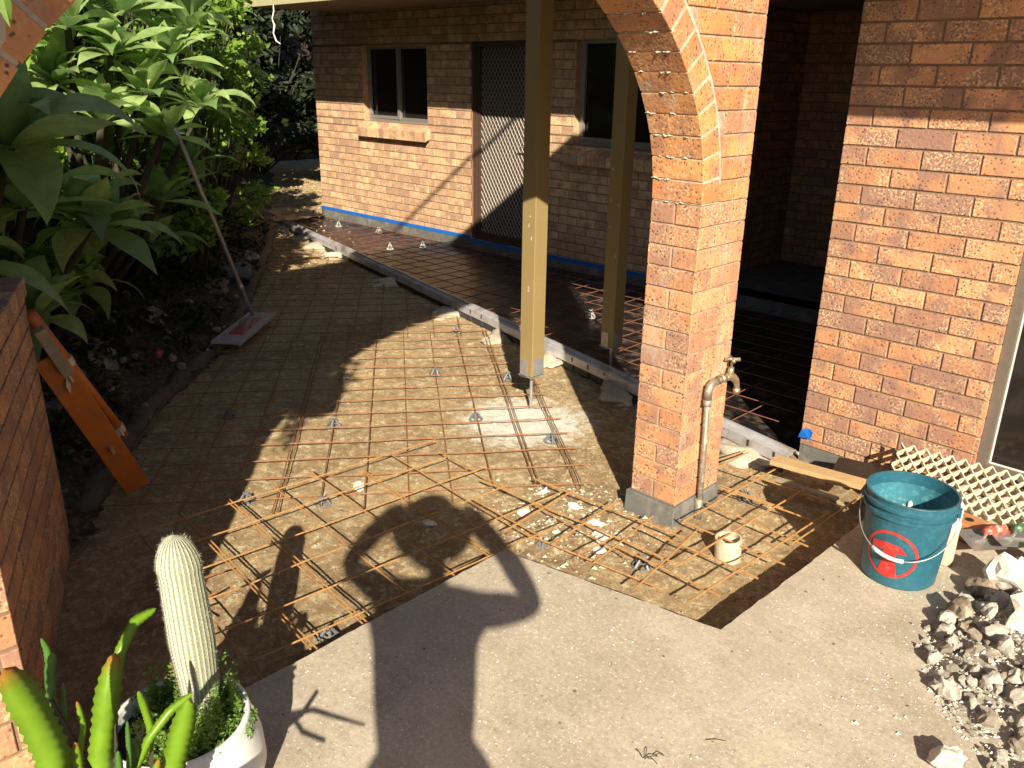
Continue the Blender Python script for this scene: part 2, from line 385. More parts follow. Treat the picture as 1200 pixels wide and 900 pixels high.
# ------------------------------------------------------------------ brickwork
def bricks(mb, org, u, nrm, ulen, z0, z1, phase=0, holes=(), relief=.007, left=None, right=None, course=.086, pitch=.24, gap=.009, zbase=None):
    """brick faces with their raked joints: material 0 bricks, 1 mortar; left/right optional functions z -> clip"""
    org = Vector(org); u = Vector(u); nrm = Vector(nrm); up_ = Vector((0, 0, 1))
    zb = z0 if zbase is None else zbase
    r0 = int(math.floor((z0-zb)/course+1e-6)); r = r0
    def quad(a0, a1, za, zc, d, mi, b0=None, b1=None):
        b0 = a0 if b0 is None else b0; b1 = a1 if b1 is None else b1
        P = [org+u*a0+up_*za+nrm*d, org+u*a1+up_*za+nrm*d, org+u*b1+up_*zc+nrm*d, org+u*b0+up_*zc+nrm*d]
        mb.add(P, [(0, 1, 2, 3)], mi)
    while zb+r*course < z1-.005:
        za, zc = max(z0, zb+r*course), min(z1, zb+(r+1)*course)
        zm = (za+zc)/2
        cuts = sorted({za, zc} | {h for H in holes for h in (H[2], H[3]) if za+.004 < h < zc-.004})
        for ca, cb in zip(cuts, cuts[1:]):
            cm = (ca+cb)/2
            segs = [(0., ulen)]
            for (h0, h1, hz0, hz1) in holes:
                if hz0 < cm < hz1:
                    ns = []
                    for a, b in segs:
                        if h1 <= a or h0 >= b: ns.append((a, b)); continue
                        if h0 > a: ns.append((a, h0))
                        if h1 < b: ns.append((h1, b))
                    segs = ns
            for a, b in segs:
                la0 = left(ca) if left and a == 0 else a; la1 = left(cb) if left and a == 0 else a
                rb0 = right(ca) if right and b == ulen else b; rb1 = right(cb) if right and b == ulen else b
                if min(rb0, rb1)-max(la0, la1) < .02: continue
                quad(la0, rb0, ca, cb, -relief, 1, la1, rb1)
                ph = (phase + (r % 2)*pitch/2) % pitch
                st = a if not left else 0
                k0 = math.floor((min(la0, la1)-ph)/pitch)
                x = ph+k0*pitch
                while x < max(rb0, rb1):
                    p0, p1 = x, x+pitch-gap
                    q0b, q0t = max(p0, la0), max(p0, la1); q1b, q1t = min(p1, rb0), min(p1, rb1)
                    if min(q1b, q1t)-max(q0b, q0t) > .022:
                        g = gap*.5; zl = ca+(g if ca == zb+r*course or True else 0); zh = cb-g
                        if zh-zl > .006:
                            c = .0022; j = lambda: random.uniform(-.0007, .0007); dd = random.uniform(-.0012, .0006)
                            V = []
                            for (aa, zz) in ((q0b, zl), (q1b, zl), (q1t, zh), (q0t, zh)): V.append(org+u*(aa+j())+up_*(zz+j())-nrm*relief)
                            for (aa, zz) in ((q0b, zl), (q1b, zl), (q1t, zh), (q0t, zh)): V.append(org+u*aa+up_*zz-nrm*(.002-dd))
                            for (aa, zz) in ((q0b+c, zl+c), (q1b-c, zl+c), (q1t-c, zh-c), (q0t+c, zh-c)): V.append(org+u*aa+up_*zz+nrm*dd)
                            F = [(8, 9, 10, 11)]
                            for i in range(4):
                                jn = (i+1) % 4; F += [(i, jn, jn+4, i+4), (i+4, jn+4, jn+8, i+8)]
                            mb.add(V, F, 0)
                    x += pitch
        r += 1

# ---- house
YB = 6.387; XL = -10.0
house = empty('brick_house', (-6, 6.5, 0)); tag(house, 'speckled tan brick house wrapping round the dug out porch, with a dark screen door', 'house')
WIN1 = (-8.94, -7.72, 1.175, 2.03); DOOR = (-6.99, -6.08, .0, 2.05); WIN2 = (-5.53, -4.30, 1.105, 2.05); RECESS = (-4.05, -1.80, -.02, 2.30)
def H(w): return (w[0]-XL, w[1]-XL, w[2], w[3])
mb = MB()
bricks(mb, (XL, YB, 0), (1, 0, 0), (0, -1, 0), 8.3, -.02, 2.45, 0, [H(WIN1), H(DOOR), H(WIN2), H(RECESS)], zbase=-.02)
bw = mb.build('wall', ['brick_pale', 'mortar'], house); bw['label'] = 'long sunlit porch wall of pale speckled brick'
# solid body behind the faces, with openings left
def wall_body(mb, x0, x1, y0, y1, z0, z1, holes):
    xs = sorted([x0, x1]+[h[0] for h in holes]+[h[1] for h in holes])
    for a, b in zip(xs, xs[1:]):
        hh = [h for h in holes if h[0] <= a and h[1] >= b]
        if not hh: mb.box((a, y0, z0), (b, y1, z1))
        else:
            h = hh[0]
            if h[2] > z0+.01: mb.box((a, y0, z0), (b, y1, h[2]))
            mb.box((a, y0, h[3]), (b, y1, z1))
mb = MB(); wall_body(mb, XL+.002, -1.745, YB+.008, YB+.25, -.2, 2.6, [WIN1, DOOR, WIN2, RECESS])
mb.box((XL+.002, YB+.25, -.2), (XL+.25, YB+4, 2.6)); mb.build('wall_body', 'core_brick', house)
# rendered footing with a strip of foam under the blue tape
mb = MB(); mb.box((XL-.002, YB-.012, -.16), (-1.75, YB+.02, -.022)); mb.build('footing', 'cement_render', house)
mb = MB()
for (a, b) in ((XL-.004, DOOR[0]-.01), (DOOR[0]-.01, -5.0), (-5.0, -4.05)):
    mb.box((a, YB-.016, -.018 if a < -7 else -.045), (b, YB-.0085, .022 if a < -7 else -.008))
tp = mb.build('tape_strip', 'blue_tape', house); tp['label'] = 'blue masking tape run along the foot of the porch wall'
def window(spec, sill=True, mid=True, y=YB, rec=.075, depth_inside=.25):
    x0, x1, z0, z1 = spec
    f = MB(); t_ = .035; ya, yb = y+rec, y+rec+.05
    f.box((x0, ya, z0), (x0+t_, yb, z1)); f.box((x1-t_, ya, z0), (x1, yb, z1)); f.box((x0+t_, ya, z0), (x1-t_, yb, z0+t_)); f.box((x0+t_, ya, z1-t_), (x1-t_, yb, z1))
    xm = (x0+x1)/2
    if mid:
        f.box((xm-.02, ya-.012, z0+t_), (xm+.02, yb-.01, z1-t_)); f.box((x0+t_+.001, ya-.008, z0+t_+.001), (xm-.021, ya+.02, z0+t_+.035))
        f.box((xm+.021, ya-.004, z0+t_+.001), (x1-t_-.001, ya+.02, z0+t_+.025))
        f.box((x0+t_+.001, ya-.008, z0+t_+.04), (x0+t_+.03, ya+.02, z1-t_-.002))
    wf = f.build('window', 'aluminium', house)
    p = MB(); p.box((x0+t_, yb-.02, z0+t_), (x1-t_, yb-.014, z1-t_)); pn = p.build('pane', 'dark_glass', wf)
    # reveal bricks (thin returns)
    rv = MB(); rv.box((x0-.001, y+.006, z0), (x0+.004, ya, z1)); rv.box((x1-.004, y+.006, z0), (x1+.001, ya, z1)); rv.box((x0, y+.006, z1-.004), (x1, ya, z1+.001)); rv.build('reveal', 'brick_pale', wf)
    if sill:
        s_ = MB(); nb = int((x1-x0+.12)/.086)
        for i in range(nb):
            a = x0-.05+i*(x1-x0+.10)/nb; b = a+(x1-x0+.10)/nb-.007
            # header bricks on edge sloping outwards
            pts = [(a, ya, z0+.0), (a, y-.085, z0-.075), (a, y-.085+.01, z0-.075-.105), (a, ya, z0-.10)]
            vs = pts+[(b, q[1], q[2]) for q in pts]
            s_.add(vs, [(0, 1, 5, 4), (1, 2, 6, 5), (2, 3, 7, 6), (3, 0, 4, 7), (0, 3, 2, 1), (4, 5, 6, 7)])
        s_.box((x0-.04, y-.07, z0-.165), (x1+.04, y+.05, z0-.095), 1)
        s_.add([(x0-.045, ya, z0-.006), (x1+.045, ya, z0-.006), (x1+.045, y-.079, z0-.081), (x0-.045, y-.079, z0-.081)], [(0, 3, 2, 1)], 1)
        s_.build('sill', ['brick_pale', 'mortar'], wf)
    return wf
window(WIN1); window(WIN2)
# door with diamond grille
x0, x1, z0, z1 = DOOR
f = MB(); f.box((x0, YB+.03, -.02), (x0+.05, YB+.10, z1)); f.box((x1-.05, YB+.03, -.02), (x1, YB+.10, z1)); f.box((x0+.05, YB+.03, z1-.05), (x1-.05, YB+.10, z1)); f.box((x0+.05, YB+.0, -.02), (x1-.05, YB+.12, .02))
dr = f.build('door', 'frame_brown', house); dr['label'] = 'security screen door with a diamond grille'
f = MB(); f.box((x0+.05, YB+.088, .02), (x1-.05, YB+.094, z1-.05)); f.build('fly_screen', 'fly_screen', dr)
f = MB()
def clipline(p, q, bx):
    (x0, y0), (x1, y1) = p, q; t0, t1 = 0., 1.
    for pp, qq in ((-(x1-x0), x0-bx[0]), (x1-x0, bx[1]-x0), (-(y1-y0), y0-bx[2]), (y1-y0, bx[3]-y0)):
        if abs(pp) < 1e-9:
            if qq < 0: return None
        else:
            r_ = qq/pp
            if pp < 0: t0 = max(t0, r_)
            else: t1 = min(t1, r_)
    if t0 >= t1: return None
    return (x0+(x1-x0)*t0, y0+(y1-y0)*t0), (x0+(x1-x0)*t1, y0+(y1-y0)*t1)
bx = (x0+.055, x1-.055, .03, z1-.055)
for sgn in (1, -1):
    for i in range(-40, 60):
        a = x0+i*.052
        c = clipline((a, 0), (a+sgn*1.35, 2.1), bx)
        if c: f.tube([(c[0][0], YB+.078+.004*sgn, c[0][1]), (c[1][0], YB+.078+.004*sgn, c[1][1])], .0048, 4, cap=False)
f.build('grille', 'diamond_grille', dr)
f = MB()
for a in (x0+.052, x1-.09): f.box((a, YB+.045, .02), (a+.036, YB+.085, z1-.05))
f.box((x0+.088, YB+.045, .02), (x1-.09, YB+.085, .07)); f.build('stile', 'frame_brown', dr)
f = MB(); f.box((x1-.085, YB+.01, .95), (x1-.06, YB+.045, 1.10)); f.tube([(x1-.07, YB+.02, 1.04), (x1-.07, YB-.02, 1.04), (x1-.16, YB-.025, 1.04)], .008, 8); f.build('handle', 'aluminium', dr)
# entry recess made up at the right end of the porch to deepen its shade
YC2 = 8.0
mb = MB(); bricks(mb, (RECESS[0], YC2, 0), (1, 0, 0), (0, -1, 0), RECESS[1]-RECESS[0], -.02, 2.32, 0, zbase=-.02)
bricks(mb, (RECESS[0], YB+.25, 0), (0, 1, 0), (1, 0, 0), YC2-YB-.25, -.02, 2.32, .12, zbase=-.02)
er_ = mb.build('added_recess_wall', ['brick', 'mortar'], house)
mb = MB(); mb.box((RECESS[0]-.2, YC2+.008, -.2), (-1.5, YC2+.2, 2.6)); mb.box((RECESS[0]-.2, YB+.25, -.2), (RECESS[0]-.008, YC2+.2, 2.6)); mb.box((-1.795, YB+.10, -.2), (-1.6, YC2+.2, 2.6)); mb.box((RECESS[0]-.2, YB+.25, 2.32), (-1.6, YC2+.2, 2.6))
mb.build('wall_body', 'core_brick', house)
mb = MB(); mb.box((RECESS[0], YB+.02, -.14), (RECESS[1], YC2, -.02)); mb.build('added_recess_floor', 'cement_render', house)
f = MB(); f.box((-3.05, YC2-.03, .0), (-2.15, YC2-.008, 2.1)); ed_ = f.build('door', 'frame_brown', house, bevel=.004); ed_['label'] = 'dark entry door in the recess added for deeper shade'
f = MB(); f.box((-3.0, YC2-.06, .95), (-2.96, YC2-.0305, 1.08)); f.build('handle', 'aluminium', ed_)

# right wing
YR, XR = 3.894, -1.737; JX = -.936; W4 = (JX, 1.4, .075, 2.15)
mb = MB(); bricks(mb, (XR, YR, 0), (1, 0, 0), (0, -1, 0), 5.6, -.05, 2.42, .0, [(JX-XR, W4[1]-XR, .075, W4[3])], zbase=-.098)
rw = mb.build('wall', ['brick', 'mortar'], house); rw['label'] = 'near wing wall of large orange and plum speckled bricks beside the blue bucket'
mb = MB(); wall_body(mb, XR+.007, 9., YR+.008, YR+.25, -.2, 2.6, [W4]); mb.box((XR+.007, YR+.25, -.2), (XR+.24, YB+.1, 2.6)); mb.box((8.8, YR+.25, -.2), (9., YB+2, 2.6)); mb.build('wall_body', 'core_brick', house)  # wing lengthened out of view to block sky at the right
mb = MB(); bricks(mb, (XR, YB, 0), (0, -1, 0), (-1, 0, 0), YB-YR, -.05, 2.42, .12, zbase=-.098); mb.build('wall_return', ['brick', 'mortar'], house)
mb = MB(); mb.box((XR+.003, YR+.001, -.16), (-1.08, YR+.03, -.05)); mb.build('footing', 'cement_render', house)
# jamb of cut bricks, grey frame and sill of the near window
mb = MB()
for i in range(24):
    za = .077+i*.086
    if za < 2.1: mb.box((JX-.006+random.uniform(-.001, .001), YR+.002, za), (JX+.012, YR+.085, za+.079))
mb.build('jamb_bricks', 'brick', house)
f = MB(); f.box((JX+.014, YR+.03, .077), (JX+.055, YR+.11, 2.14)); f.box((JX+.055, YR+.03, .077), (1.38, YR+.11, .115)); f.box((JX+.055, YR+.03, 2.10), (1.38, YR+.11, 2.14)); f.box((.2, YR+.04, .115), (.25, YR+.10, 2.10))
wf = f.build('window', 'near_frame', house); wf['label'] = 'grey framed low window at the right edge'
f = MB(); f.box((JX+.0555, YR+.068, .1155), (JX+.062, YR+.074, 2.099), 0); f.box((JX+.062, YR+.068, .1155), (1.37, YR+.074, .122), 0); f.build('bead', 'white_plastic', wf)
f = MB(); f.box((JX+.055, YR+.08, .115), (1.38, YR+.086, 2.10)); f.build('pane', 'dark_glass', wf)
f = MB(); f.add([(JX-.02, YR+.03, .074), (1.45, YR+.03, .074), (1.45, YR-.05, .055), (JX-.02, YR-.05, .055), (JX-.02, YR-.05, .005), (1.45, YR-.05, .005), (JX-.02, YR+.03, .005), (1.45, YR+.03, .005)], [(0, 3, 2, 1), (3, 4, 5, 2), (0, 6, 4, 3), (1, 2, 5, 7)]); f.build('sill', 'concrete', wf)
# roofs
rf = MB(); rf.box((-9.85, 5.24, 2.44), (-1.77, 10.5, 2.60)); roof = rf.build('roof', 'soffit', house); roof['label'] = 'porch roof with battened soffit'
rf = MB()
x = -9.44
while x < -1.9:
    rf.box((x, 5.25, 2.415), (x+.088, YB-.002, 2.4395)); x += .104
rf.build('soffit_boards', 'soffit', roof)
rf = MB(); rf.box((-9.60, 5.205, 2.405), (-3.3, 5.2395, 2.62)); rf.build('fascia', 'fascia_paint', roof)
rf = MB(); rf.box((-3.24, 3.2, 2.362), (-3.10, 5.2, 2.515)); rf.build('beam', 'soffit', roof)
rf = MB(); rf.box((-1.76, 2.985, 2.42), (9.2, 10.5, 2.56)); r2 = rf.build('roof', 'soffit', house); r2['label'] = 'eave above the near wing wall'  # roof runs on with the lengthened wing to block more sky
rf = MB(); rf.box((-1.76, 2.95, 2.40), (9.2, 2.984, 2.60)); rf.build('fascia', 'fascia_paint', r2)
# rail of the upper deck
# ---- arch wall
arch = empty('brick_arch', (-1.88, 1.6, 0)); tag(arch, 'orange brick arch on a slim pillar with a grey cement foot, tap pipe beside it', 'arch')
XA, XB_ = -1.767, -2.002; YC, ZS, AW, AH = 1.56, 1.27, 1.245, .95
def arch_pt(t, off=0.):
    """t 0..1 from the right spring over to the left spring; off outwards"""
    a = math.pi*t; c, s_ = math.cos(a), math.sin(a)
    nexp = 1.0 if c > 0 else 1.0
    e = 2.0 if c >= 0 else 1.8
    y = YC+AW*(abs(c)**(2/e))*(1 if c >= 0 else -1); z = ZS+AH*(max(0, s_)**(2/e))
    if off:
        d = 1e-3; p = arch_pt(max(0, t-d)); q = arch_pt(min(1, t+d)); ty, tz = q[0]-p[0], q[1]-p[1]; L = math.hypot(ty, tz) or 1
        y += tz/L*off; z += -ty/L*off
    return (y, z)
# arc length table
NT_ = 2000; tab = [arch_pt(i/NT_) for i in range(NT_+1)]; acc = [0]
for p, q in zip(tab, tab[1:]): acc.append(acc[-1]+math.hypot(q[0]-p[0], q[1]-p[1]))
def t_at(sv):
    import bisect
    i = min(NT_, bisect.bisect_left(acc, sv)); return i/NT_
nb = round(acc[-1]/.086)
ring = MB(); RW = .112
for i in range(nb):
    g = .0052; s0 = acc[-1]*i/nb+g; s1 = acc[-1]*(i+1)/nb-g
    t0, t1 = t_at(s0), t_at(s1)
    i0, i1, o0, o1 = arch_pt(t0), arch_pt(t1), arch_pt(t0, RW), arch_pt(t1, RW)
    dx = random.uniform(-.002, .0015); c = .0025
    def v8(x, shr):
        cy = (i0[0]+i1[0]+o0[0]+o1[0])/4; cz = (i0[1]+i1[1]+o0[1]+o1[1])/4
        res = []
        for (y, z) in (i0, i1, o1, o0):
            L = math.hypot(cy-y, cz-z); res.append((x, y+(cy-y)/L*shr, z+(cz-z)/L*shr))
        return res
    V = v8(XB_, c)+v8(XB_+c, 0)+v8(XA-c+dx, 0)+v8(XA+dx, c*1.2)
    Fs = [(3, 2, 1, 0), (12, 13, 14, 15)]
    for a in range(3):
        for b in range(4): Fs.append((a*4+b, a*4+(b+1) % 4, a*4+4+(b+1) % 4, a*4+4+b))
    ring.add(V, Fs, 0)
# mortar body of the ring with squeezed-out joints
NS = 160
for i in range(NS):
    t0, t1 = i/NS, (i+1)/NS
    a0, a1, b0, b1 = arch_pt(t0, .004+.004*abs(fbm(i*.3, 0, 1.))), arch_pt(t1, .004), arch_pt(t0, RW+.012), arch_pt(t1, RW+.012)
    x0_, x1_ = XB_+.004, XA-.0025
    ring.add([(x0_, *a0), (x1_, *a0), (x1_, *b0), (x0_, *b0), (x0_, *a1), (x1_, *a1), (x1_, *b1), (x0_, *b1)], [(1, 2, 6, 5), (0, 4, 7, 3), (0, 1, 5, 4), (2, 3, 7, 6)], 1)
# mortar snots on the underside joints near the right haunch
sn = ring
for i in range(0, 16):
    t = t_at(acc[-1]*i/nb); y, z = arch_pt(t)
    for q in range(5 if i < 12 else 3):
        xx = random.uniform(XB_+.01, XA-.02); r_ = random.uniform(.002, .0045)
        sn.tube([(xx-r_*random.uniform(2, 5), y+.001, z), (xx, y-.003, z+random.uniform(-.004, .004)), (xx+r_*random.uniform(2, 5), y+.001, z)], [r_*.5, r_, r_*.4], 6, 1)
ring.build('arch_ring', ['brick_ring', 'mortar_joint'], arch)
def outer_y_right(z):
    if z <= ZS: return YC+AW+.0
    best = YC
    lo, hi = 0., .5
    for _ in range(30):
        m_ = (lo+hi)/2
        if arch_pt(m_, RW+.012)[1] < z: lo = m_
        else: hi = m_
    return arch_pt(lo, RW+.012)[0]
def outer_y_left(z):
    if z <= ZS: return YC-AW
    lo, hi = .5, 1.
    for _ in range(30):
        m_ = (lo+hi)/2
        if arch_pt(m_, RW+.012)[1] > z: lo = m_
        else: hi = m_
    return arch_pt(hi, RW+.012)[0]
PYR = 3.14; PYL = YC+AW       # pillar from 2.805 to 3.14
TOPZ = ZS+AH+RW
pf = MB(); zb = -.022
bricks(pf, (XA, PYL, 0), (0, 1, 0), (1, 0, 0), PYR-PYL, zb, ZS, .0, zbase=zb)
bricks(pf, (XB_, PYL, 0), (1, 0, 0), (0, -1, 0), XA-XB_, zb, ZS, .115+.005, zbase=zb)
bricks(pf, (XB_, PYR, 0), (0, -1, 0), (-1, 0, 0), PYR-PYL, zb, ZS, .0, zbase=zb)
bricks(pf, (XA, PYR, 0), (-1, 0, 0), (0, 1, 0), XA-XB_, zb, 2.45, .0, zbase=zb)
pf.box((XB_+.0071, PYL+.0071, -.2), (XA-.0071, PYR-.0071, ZS), 1)
pf.build('pillar', ['brick_pillar', 'mortar_pale'], arch)
# spandrels: right of the ring and left of it
sp = MB()
bricks(sp, (XA, 0, 0), (0, 1, 0), (1, 0, 0), PYR, ZS, 2.45, .04, zbase=zb, left=lambda z: outer_y_right(z) if z < TOPZ else YC)
sp.build('spandrel_right', ['brick_ring', 'mortar_pale'], arch)
sp = MB(); LY = -2.6
bricks(sp, (XA, LY, 0), (0, 1, 0), (1, 0, 0), YC-LY, ZS, 2.45, .0, zbase=zb, right=lambda z: (outer_y_left(z) if z < TOPZ else YC)-LY)
bricks(sp, (XA, LY, 0), (0, 1, 0), (1, 0, 0), YC-AW-LY, 0, ZS, .0, zbase=zb)
sp.build('left_pier', ['brick_pillar', 'mortar'], arch)
# body: extruded outline with the arch opening, a little inside the faces
bd = MB(); xa, xb = XA-.0072, XB_+.004
N = 60; pts = [arch_pt(i/N, RW*.5) for i in range(N+1)]
for i in range(N):
    (y0, z0), (y1, z1) = pts[i], pts[i+1]
    bd.add([(xa, y0, z0), (xa, y1, z1), (xa, y1, 2.7), (xa, y0, 2.7), (xb, y0, z0), (xb, y1, z1), (xb, y1, 2.7), (xb, y0, 2.7)], [(0, 3, 2, 1), (4, 5, 6, 7)])
bd.box((xb, LY, -.2), (xa, YC-AW-.004, ZS)); bd.box((xb, LY, ZS), (xa, pts[-1][0], 2.7)); bd.box((xb, pts[0][0], ZS), (xa, PYR-.008, 2.7))
bd.box((XB_+.01, LY, 2.46), (XA-.01, 5.2, 3.745))
bd.build('wall_body', 'core_brick', arch)
mb = MB()
a, b, c_, d_ = XB_-.022, XA+.013, PYL-.022, PYR+.013
mb.add([(a, c_, -.2), (b, c_, -.2), (b, d_, -.2), (a, d_, -.2), (a+.006, c_+.006, -.024), (b-.006, c_+.006, -.024), (b-.006, d_-.006, -.024), (a+.006, d_-.006, -.024)], [(4, 5, 6, 7), (0, 1, 5, 4), (1, 2, 6, 5), (2, 3, 7, 6), (3, 0, 4, 7)])
mb.build('cement_foot', 'cement_render', arch, bevel=.003)
# handrail seen only by its shadow
hr = MB(); hr.tube([(-1.88, .4, 4.56), (-1.88, 4.6, 4.56)], .022, 8)
for y in (.4, 4.6): hr.tube([(-1.88, y, 3.745), (-1.88, y, 4.56)], .018, 8)
hr.build('parapet_rail', 'galv', arch)

dk = MB(); dk.box((-3.17, -.55, 2.52), (XB_+.008, 5.18, 2.735)); dk.build('sky_block_deck', 'soffit', arch)  # unseen deck in line with the shadow edge, added to block porch sky
# ---- low brick wall at the left
lw = MB(); A = Vector((-3.434, .879, 0)); B = Vector((-2.01, .285, 0)); u_ = (A-B).normalized(); nn = Vector((0, 0, 1)).cross(u_)*-1
nn = Vector((u_.y, -u_.x, 0)); 
if nn.y < 0: nn = -nn
L = (A-B).length
lwo = empty('low_brick_wall', tuple(B)); tag(lwo, 'low shaded brick wall at the left edge with the orange steel leaning on it', 'wall')
bricks(lw, B, u_, nn, L, -.13, .93, .0, zbase=-.13)
bricks(lw, A, -nn, u_, .23, -.13, .93, .0, zbase=-.13)
Bk = [B+nn*-.0075, A-u_*.0075+nn*-.0075, A-u_*.0075-nn*.23, B-nn*.23]
lw.add([(p.x, p.y, -.2) for p in Bk]+[(p.x, p.y, .93) for p in Bk], [(4, 5, 6, 7), (0, 1, 5, 4), (1, 2, 6, 5), (2, 3, 7, 6), (3, 0, 4, 7)], 1)
lw.build('wall_face', ['brick', 'mortar'], lwo)
cp = MB()
i = 0
while i*.12 < L:
    c0 = B+u_*(i*.12+.055)-nn*.115; cp.obox((c0.x, c0.y, .968), u_, nn, (0, 0, 1), .055, .125, .036); i += 1
cp.build('coping', 'brick', lwo, bevel=.006)

# ------------------------------------------------------------------ posts
def post(x, y, label):
    t = empty('timber_post', (x, y, PIT)); tag(t, label, 'post', 'square painted porch posts')
    p = MB(); h = .05; p.box((x-h, y-h, .095), (x+h, y+h, 2.36)); p.build('shaft', 'post_paint', t, bevel=.004)
    sc_m = MB()
    for q in range(5): zz = random.uniform(.5, 1.25); xx = random.uniform(-.04, .03); sc_m.add([(x+xx, y-h-.0006, zz), (x+xx+random.uniform(.006, .016), y-h-.0006, zz+.003), (x+xx+.008, y-h-.0006, zz+random.uniform(.01, .03)), (x+xx-.003, y-h-.0006, zz+.012)], [(0, 1, 2, 3)])
    sc_m.build('paint_chip', 'bit_grey', t)
    b = MB(); b.box((x-h-.004, y-.04, .10), (x-h-.0005, y+.04, .20)); b.box((x+h+.0005, y-.04, .10), (x+h+.004, y+.04, .20)); b.box((x-.042, y-h-.0045, .085), (x+.012, y-h-.001, .19)); b.box((x-h-.004, y-h-.0045, .088), (x+h+.004, y+h, .0945)); b.build('stirrup', 'galv', t)
    s_ = MB(); s_.tube([(x, y, PIT-.03), (x, y, .09)], .0095, 12); s_.lathe([(0, 0), (.022, 0), (.022, .012), (0, .012)], (x, y, .074), 6); s_.build('threaded_rod', 'galv', t, smooth=False)
    return t
post(-3.16, 3.36, 'mustard painted porch post nearer the arch, its lower half in sun')
post(-3.19, 4.14, 'shaded porch post standing behind the metal rail')

# ------------------------------------------------------------------ screed rail
p0 = Vector((-9.353, 5.435, 0)); p1 = Vector((-1.659, 3.666, 0)); d = (p1-p0).normalized(); q = Vector((-d.y, d.x, 0))
rl = empty('screed_rail', tuple(p0)); tag(rl, 'long silver metal screed rail set on mortar dabs across the dig', 'rail')
mb = MB(); Lr = (p1-p0).length
prof = [(-.045, -.075), (-.042, -.02), (-.03, -.012), (-.012, -.012), (-.004, .004), (.012, .004), (.022, -.012), (.04, -.014), (.043, -.03), (.04, -.034), (.02, -.017), (.010, -.001), (-.002, -.001), (-.010, -.017), (-.032, -.017), (-.038, -.024), (-.041, -.075)]
SEG = 26; n = len(prof); V = []
for i in range(SEG+1):
    c0 = p0+d*(Lr*i/SEG); wob = .004*math.sin(i*1.3)
    for (a, z) in prof: V.append((c0.x+q.x*(a+wob), c0.y+q.y*(a+wob), z+.006))
Fq = [(i*n+j, i*n+(j+1) % n, (i+1)*n+(j+1) % n, (i+1)*n+j) for i in range(SEG) for j in range(n)]
Fq += [tuple(range(n)), tuple(SEG*n+j for j in reversed(range(n)))]
mb.add(V, Fq); mb.build('top_channel', 'form_metal', rl)
mb = MB(); c0 = p0+d*(Lr*.5)-q*.028; mb.obox((c0.x, c0.y, -.068), d, q, (0, 0, 1), Lr*.5-.03, .004, .05)
for i in range(46):
    c0 = p0+d*(Lr*(i+.5)/46)-q*.036; mb.obox((c0.x, c0.y, -.068), d, q, (0, 0, 1), .008, .005, .045)
mb.build('web', 'form_shade', rl)  # near-black colour carries the shadow below the rail
def lump(mb, c, r, seed, sx=1, sy=1, sz=1, rough=.35, sub=2, mi=0, rot=0., freq=1.6, facet=0):
    bm = bmesh.new(); bmesh.ops.create_icosphere(bm, subdivisions=sub, radius=1)
    rr = random.Random(seed); off = Vector((rr.uniform(-50, 50), rr.uniform(-50, 50), rr.uniform(-50, 50)))
    planes = [(Vector((rr.gauss(0, 1), rr.gauss(0, 1), rr.gauss(0, 1))).normalized(), rr.uniform(.45, .85)) for _ in range(facet)]
    cr, sr = math.cos(rot), math.sin(rot)
    vs = []
    for v_ in bm.verts:
        p = v_.co.copy()
        for (pn, pd) in planes:
            dd = p.dot(pn)
            if dd > pd: p -= pn*(dd-pd)
        p *= 1+rough*noise.noise(p*freq+off)+rough*.35*noise.noise(p*freq*3.1+off)
        p = Vector((p.x*sx, p.y*sy, p.z*sz))*r
        vs.append((c[0]+p.x*cr-p.y*sr, c[1]+p.x*sr+p.y*cr, c[2]+p.z))
    mb.add(vs, [tuple(v_.index for v_ in f_.verts) for f_ in bm.faces], mi); bm.free()
for i, fr in enumerate((.012, .10, .165, .235, .41, .56, .66, .74, .835, .905, .965)):
    c0 = p0+d*(Lr*fr)-q*.06
    mb = MB(); lump(mb, (c0.x, c0.y, -.115), .13, 50+i, 1.4, .75, .38, .6, 3, 0, .3*i)
    mb.build('mortar_dab', 'concrete', rl, smooth=True)

# ------------------------------------------------------------------ steel mesh
def sheet(label, bars, mat, origin, r=.0034):
    t = empty('steel_mesh', origin); tag(t, label, 'mesh', 'sheets of welded steel mesh')
    for (a, b, z) in bars:
        mb = MB(); a = Vector(a); b = Vector(b); n_ = max(2, int((b-a).length/.25)+1); pr = Vector((-(b-a).y, (b-a).x)).normalized(); ph = random.uniform(0, 99)
        pts = []
        for i in range(n_+1):
            f_ = i/n_; p = a.lerp(b, f_)+pr*.004*noise.noise(Vector((ph, i*.8, 0)))
            pts.append((p.x, p.y, z+.006*noise.noise(Vector((ph+7, i*.7, 0)))))
        mb.tube(pts, r, 6); mb.build('bar', mat, t)
    return t
def clipbar(a, b, ok, step=.02):
    a = Vector(a); b = Vector(b); n_ = int((b-a).length/step); run = None; out = []
    for i in range(n_+1):
        p = a.lerp(b, i/n_); g = ok(p.x, p.y)
        if g and run is None: run = p
        if (not g or i == n_) and run is not None:
            if (p-run).length > .12: out.append((tuple(run), tuple(p)))
            run = None
    return out
ZR = -.072
dL = Vector((-.7923, .6101)); dR = Vector((.6101, .7923))
ZA = -.097
okA = lambda x, y: y < rail_y(x)-.10 and y > border_y(x)+.05 and x < -2.06
bars = []
for kk in range(-9, 6):
    t = -.2+.2*kk
    far = random.uniform(6.05, 6.15)
    s0 = 3.40+random.uniform(-.04, .05)+(.12 if kk > 2 else 0)
    for bb in clipbar(dL*s0+dR*t, dL*far+dR*t, okA): bars.append((*bb, ZA-.003))
    if kk in (-2, 4, 5):
        for bb in clipbar(dL*s0+dR*(t+.022), dL*far+dR*(t+.022), okA): bars.append((*bb, ZA-.003))
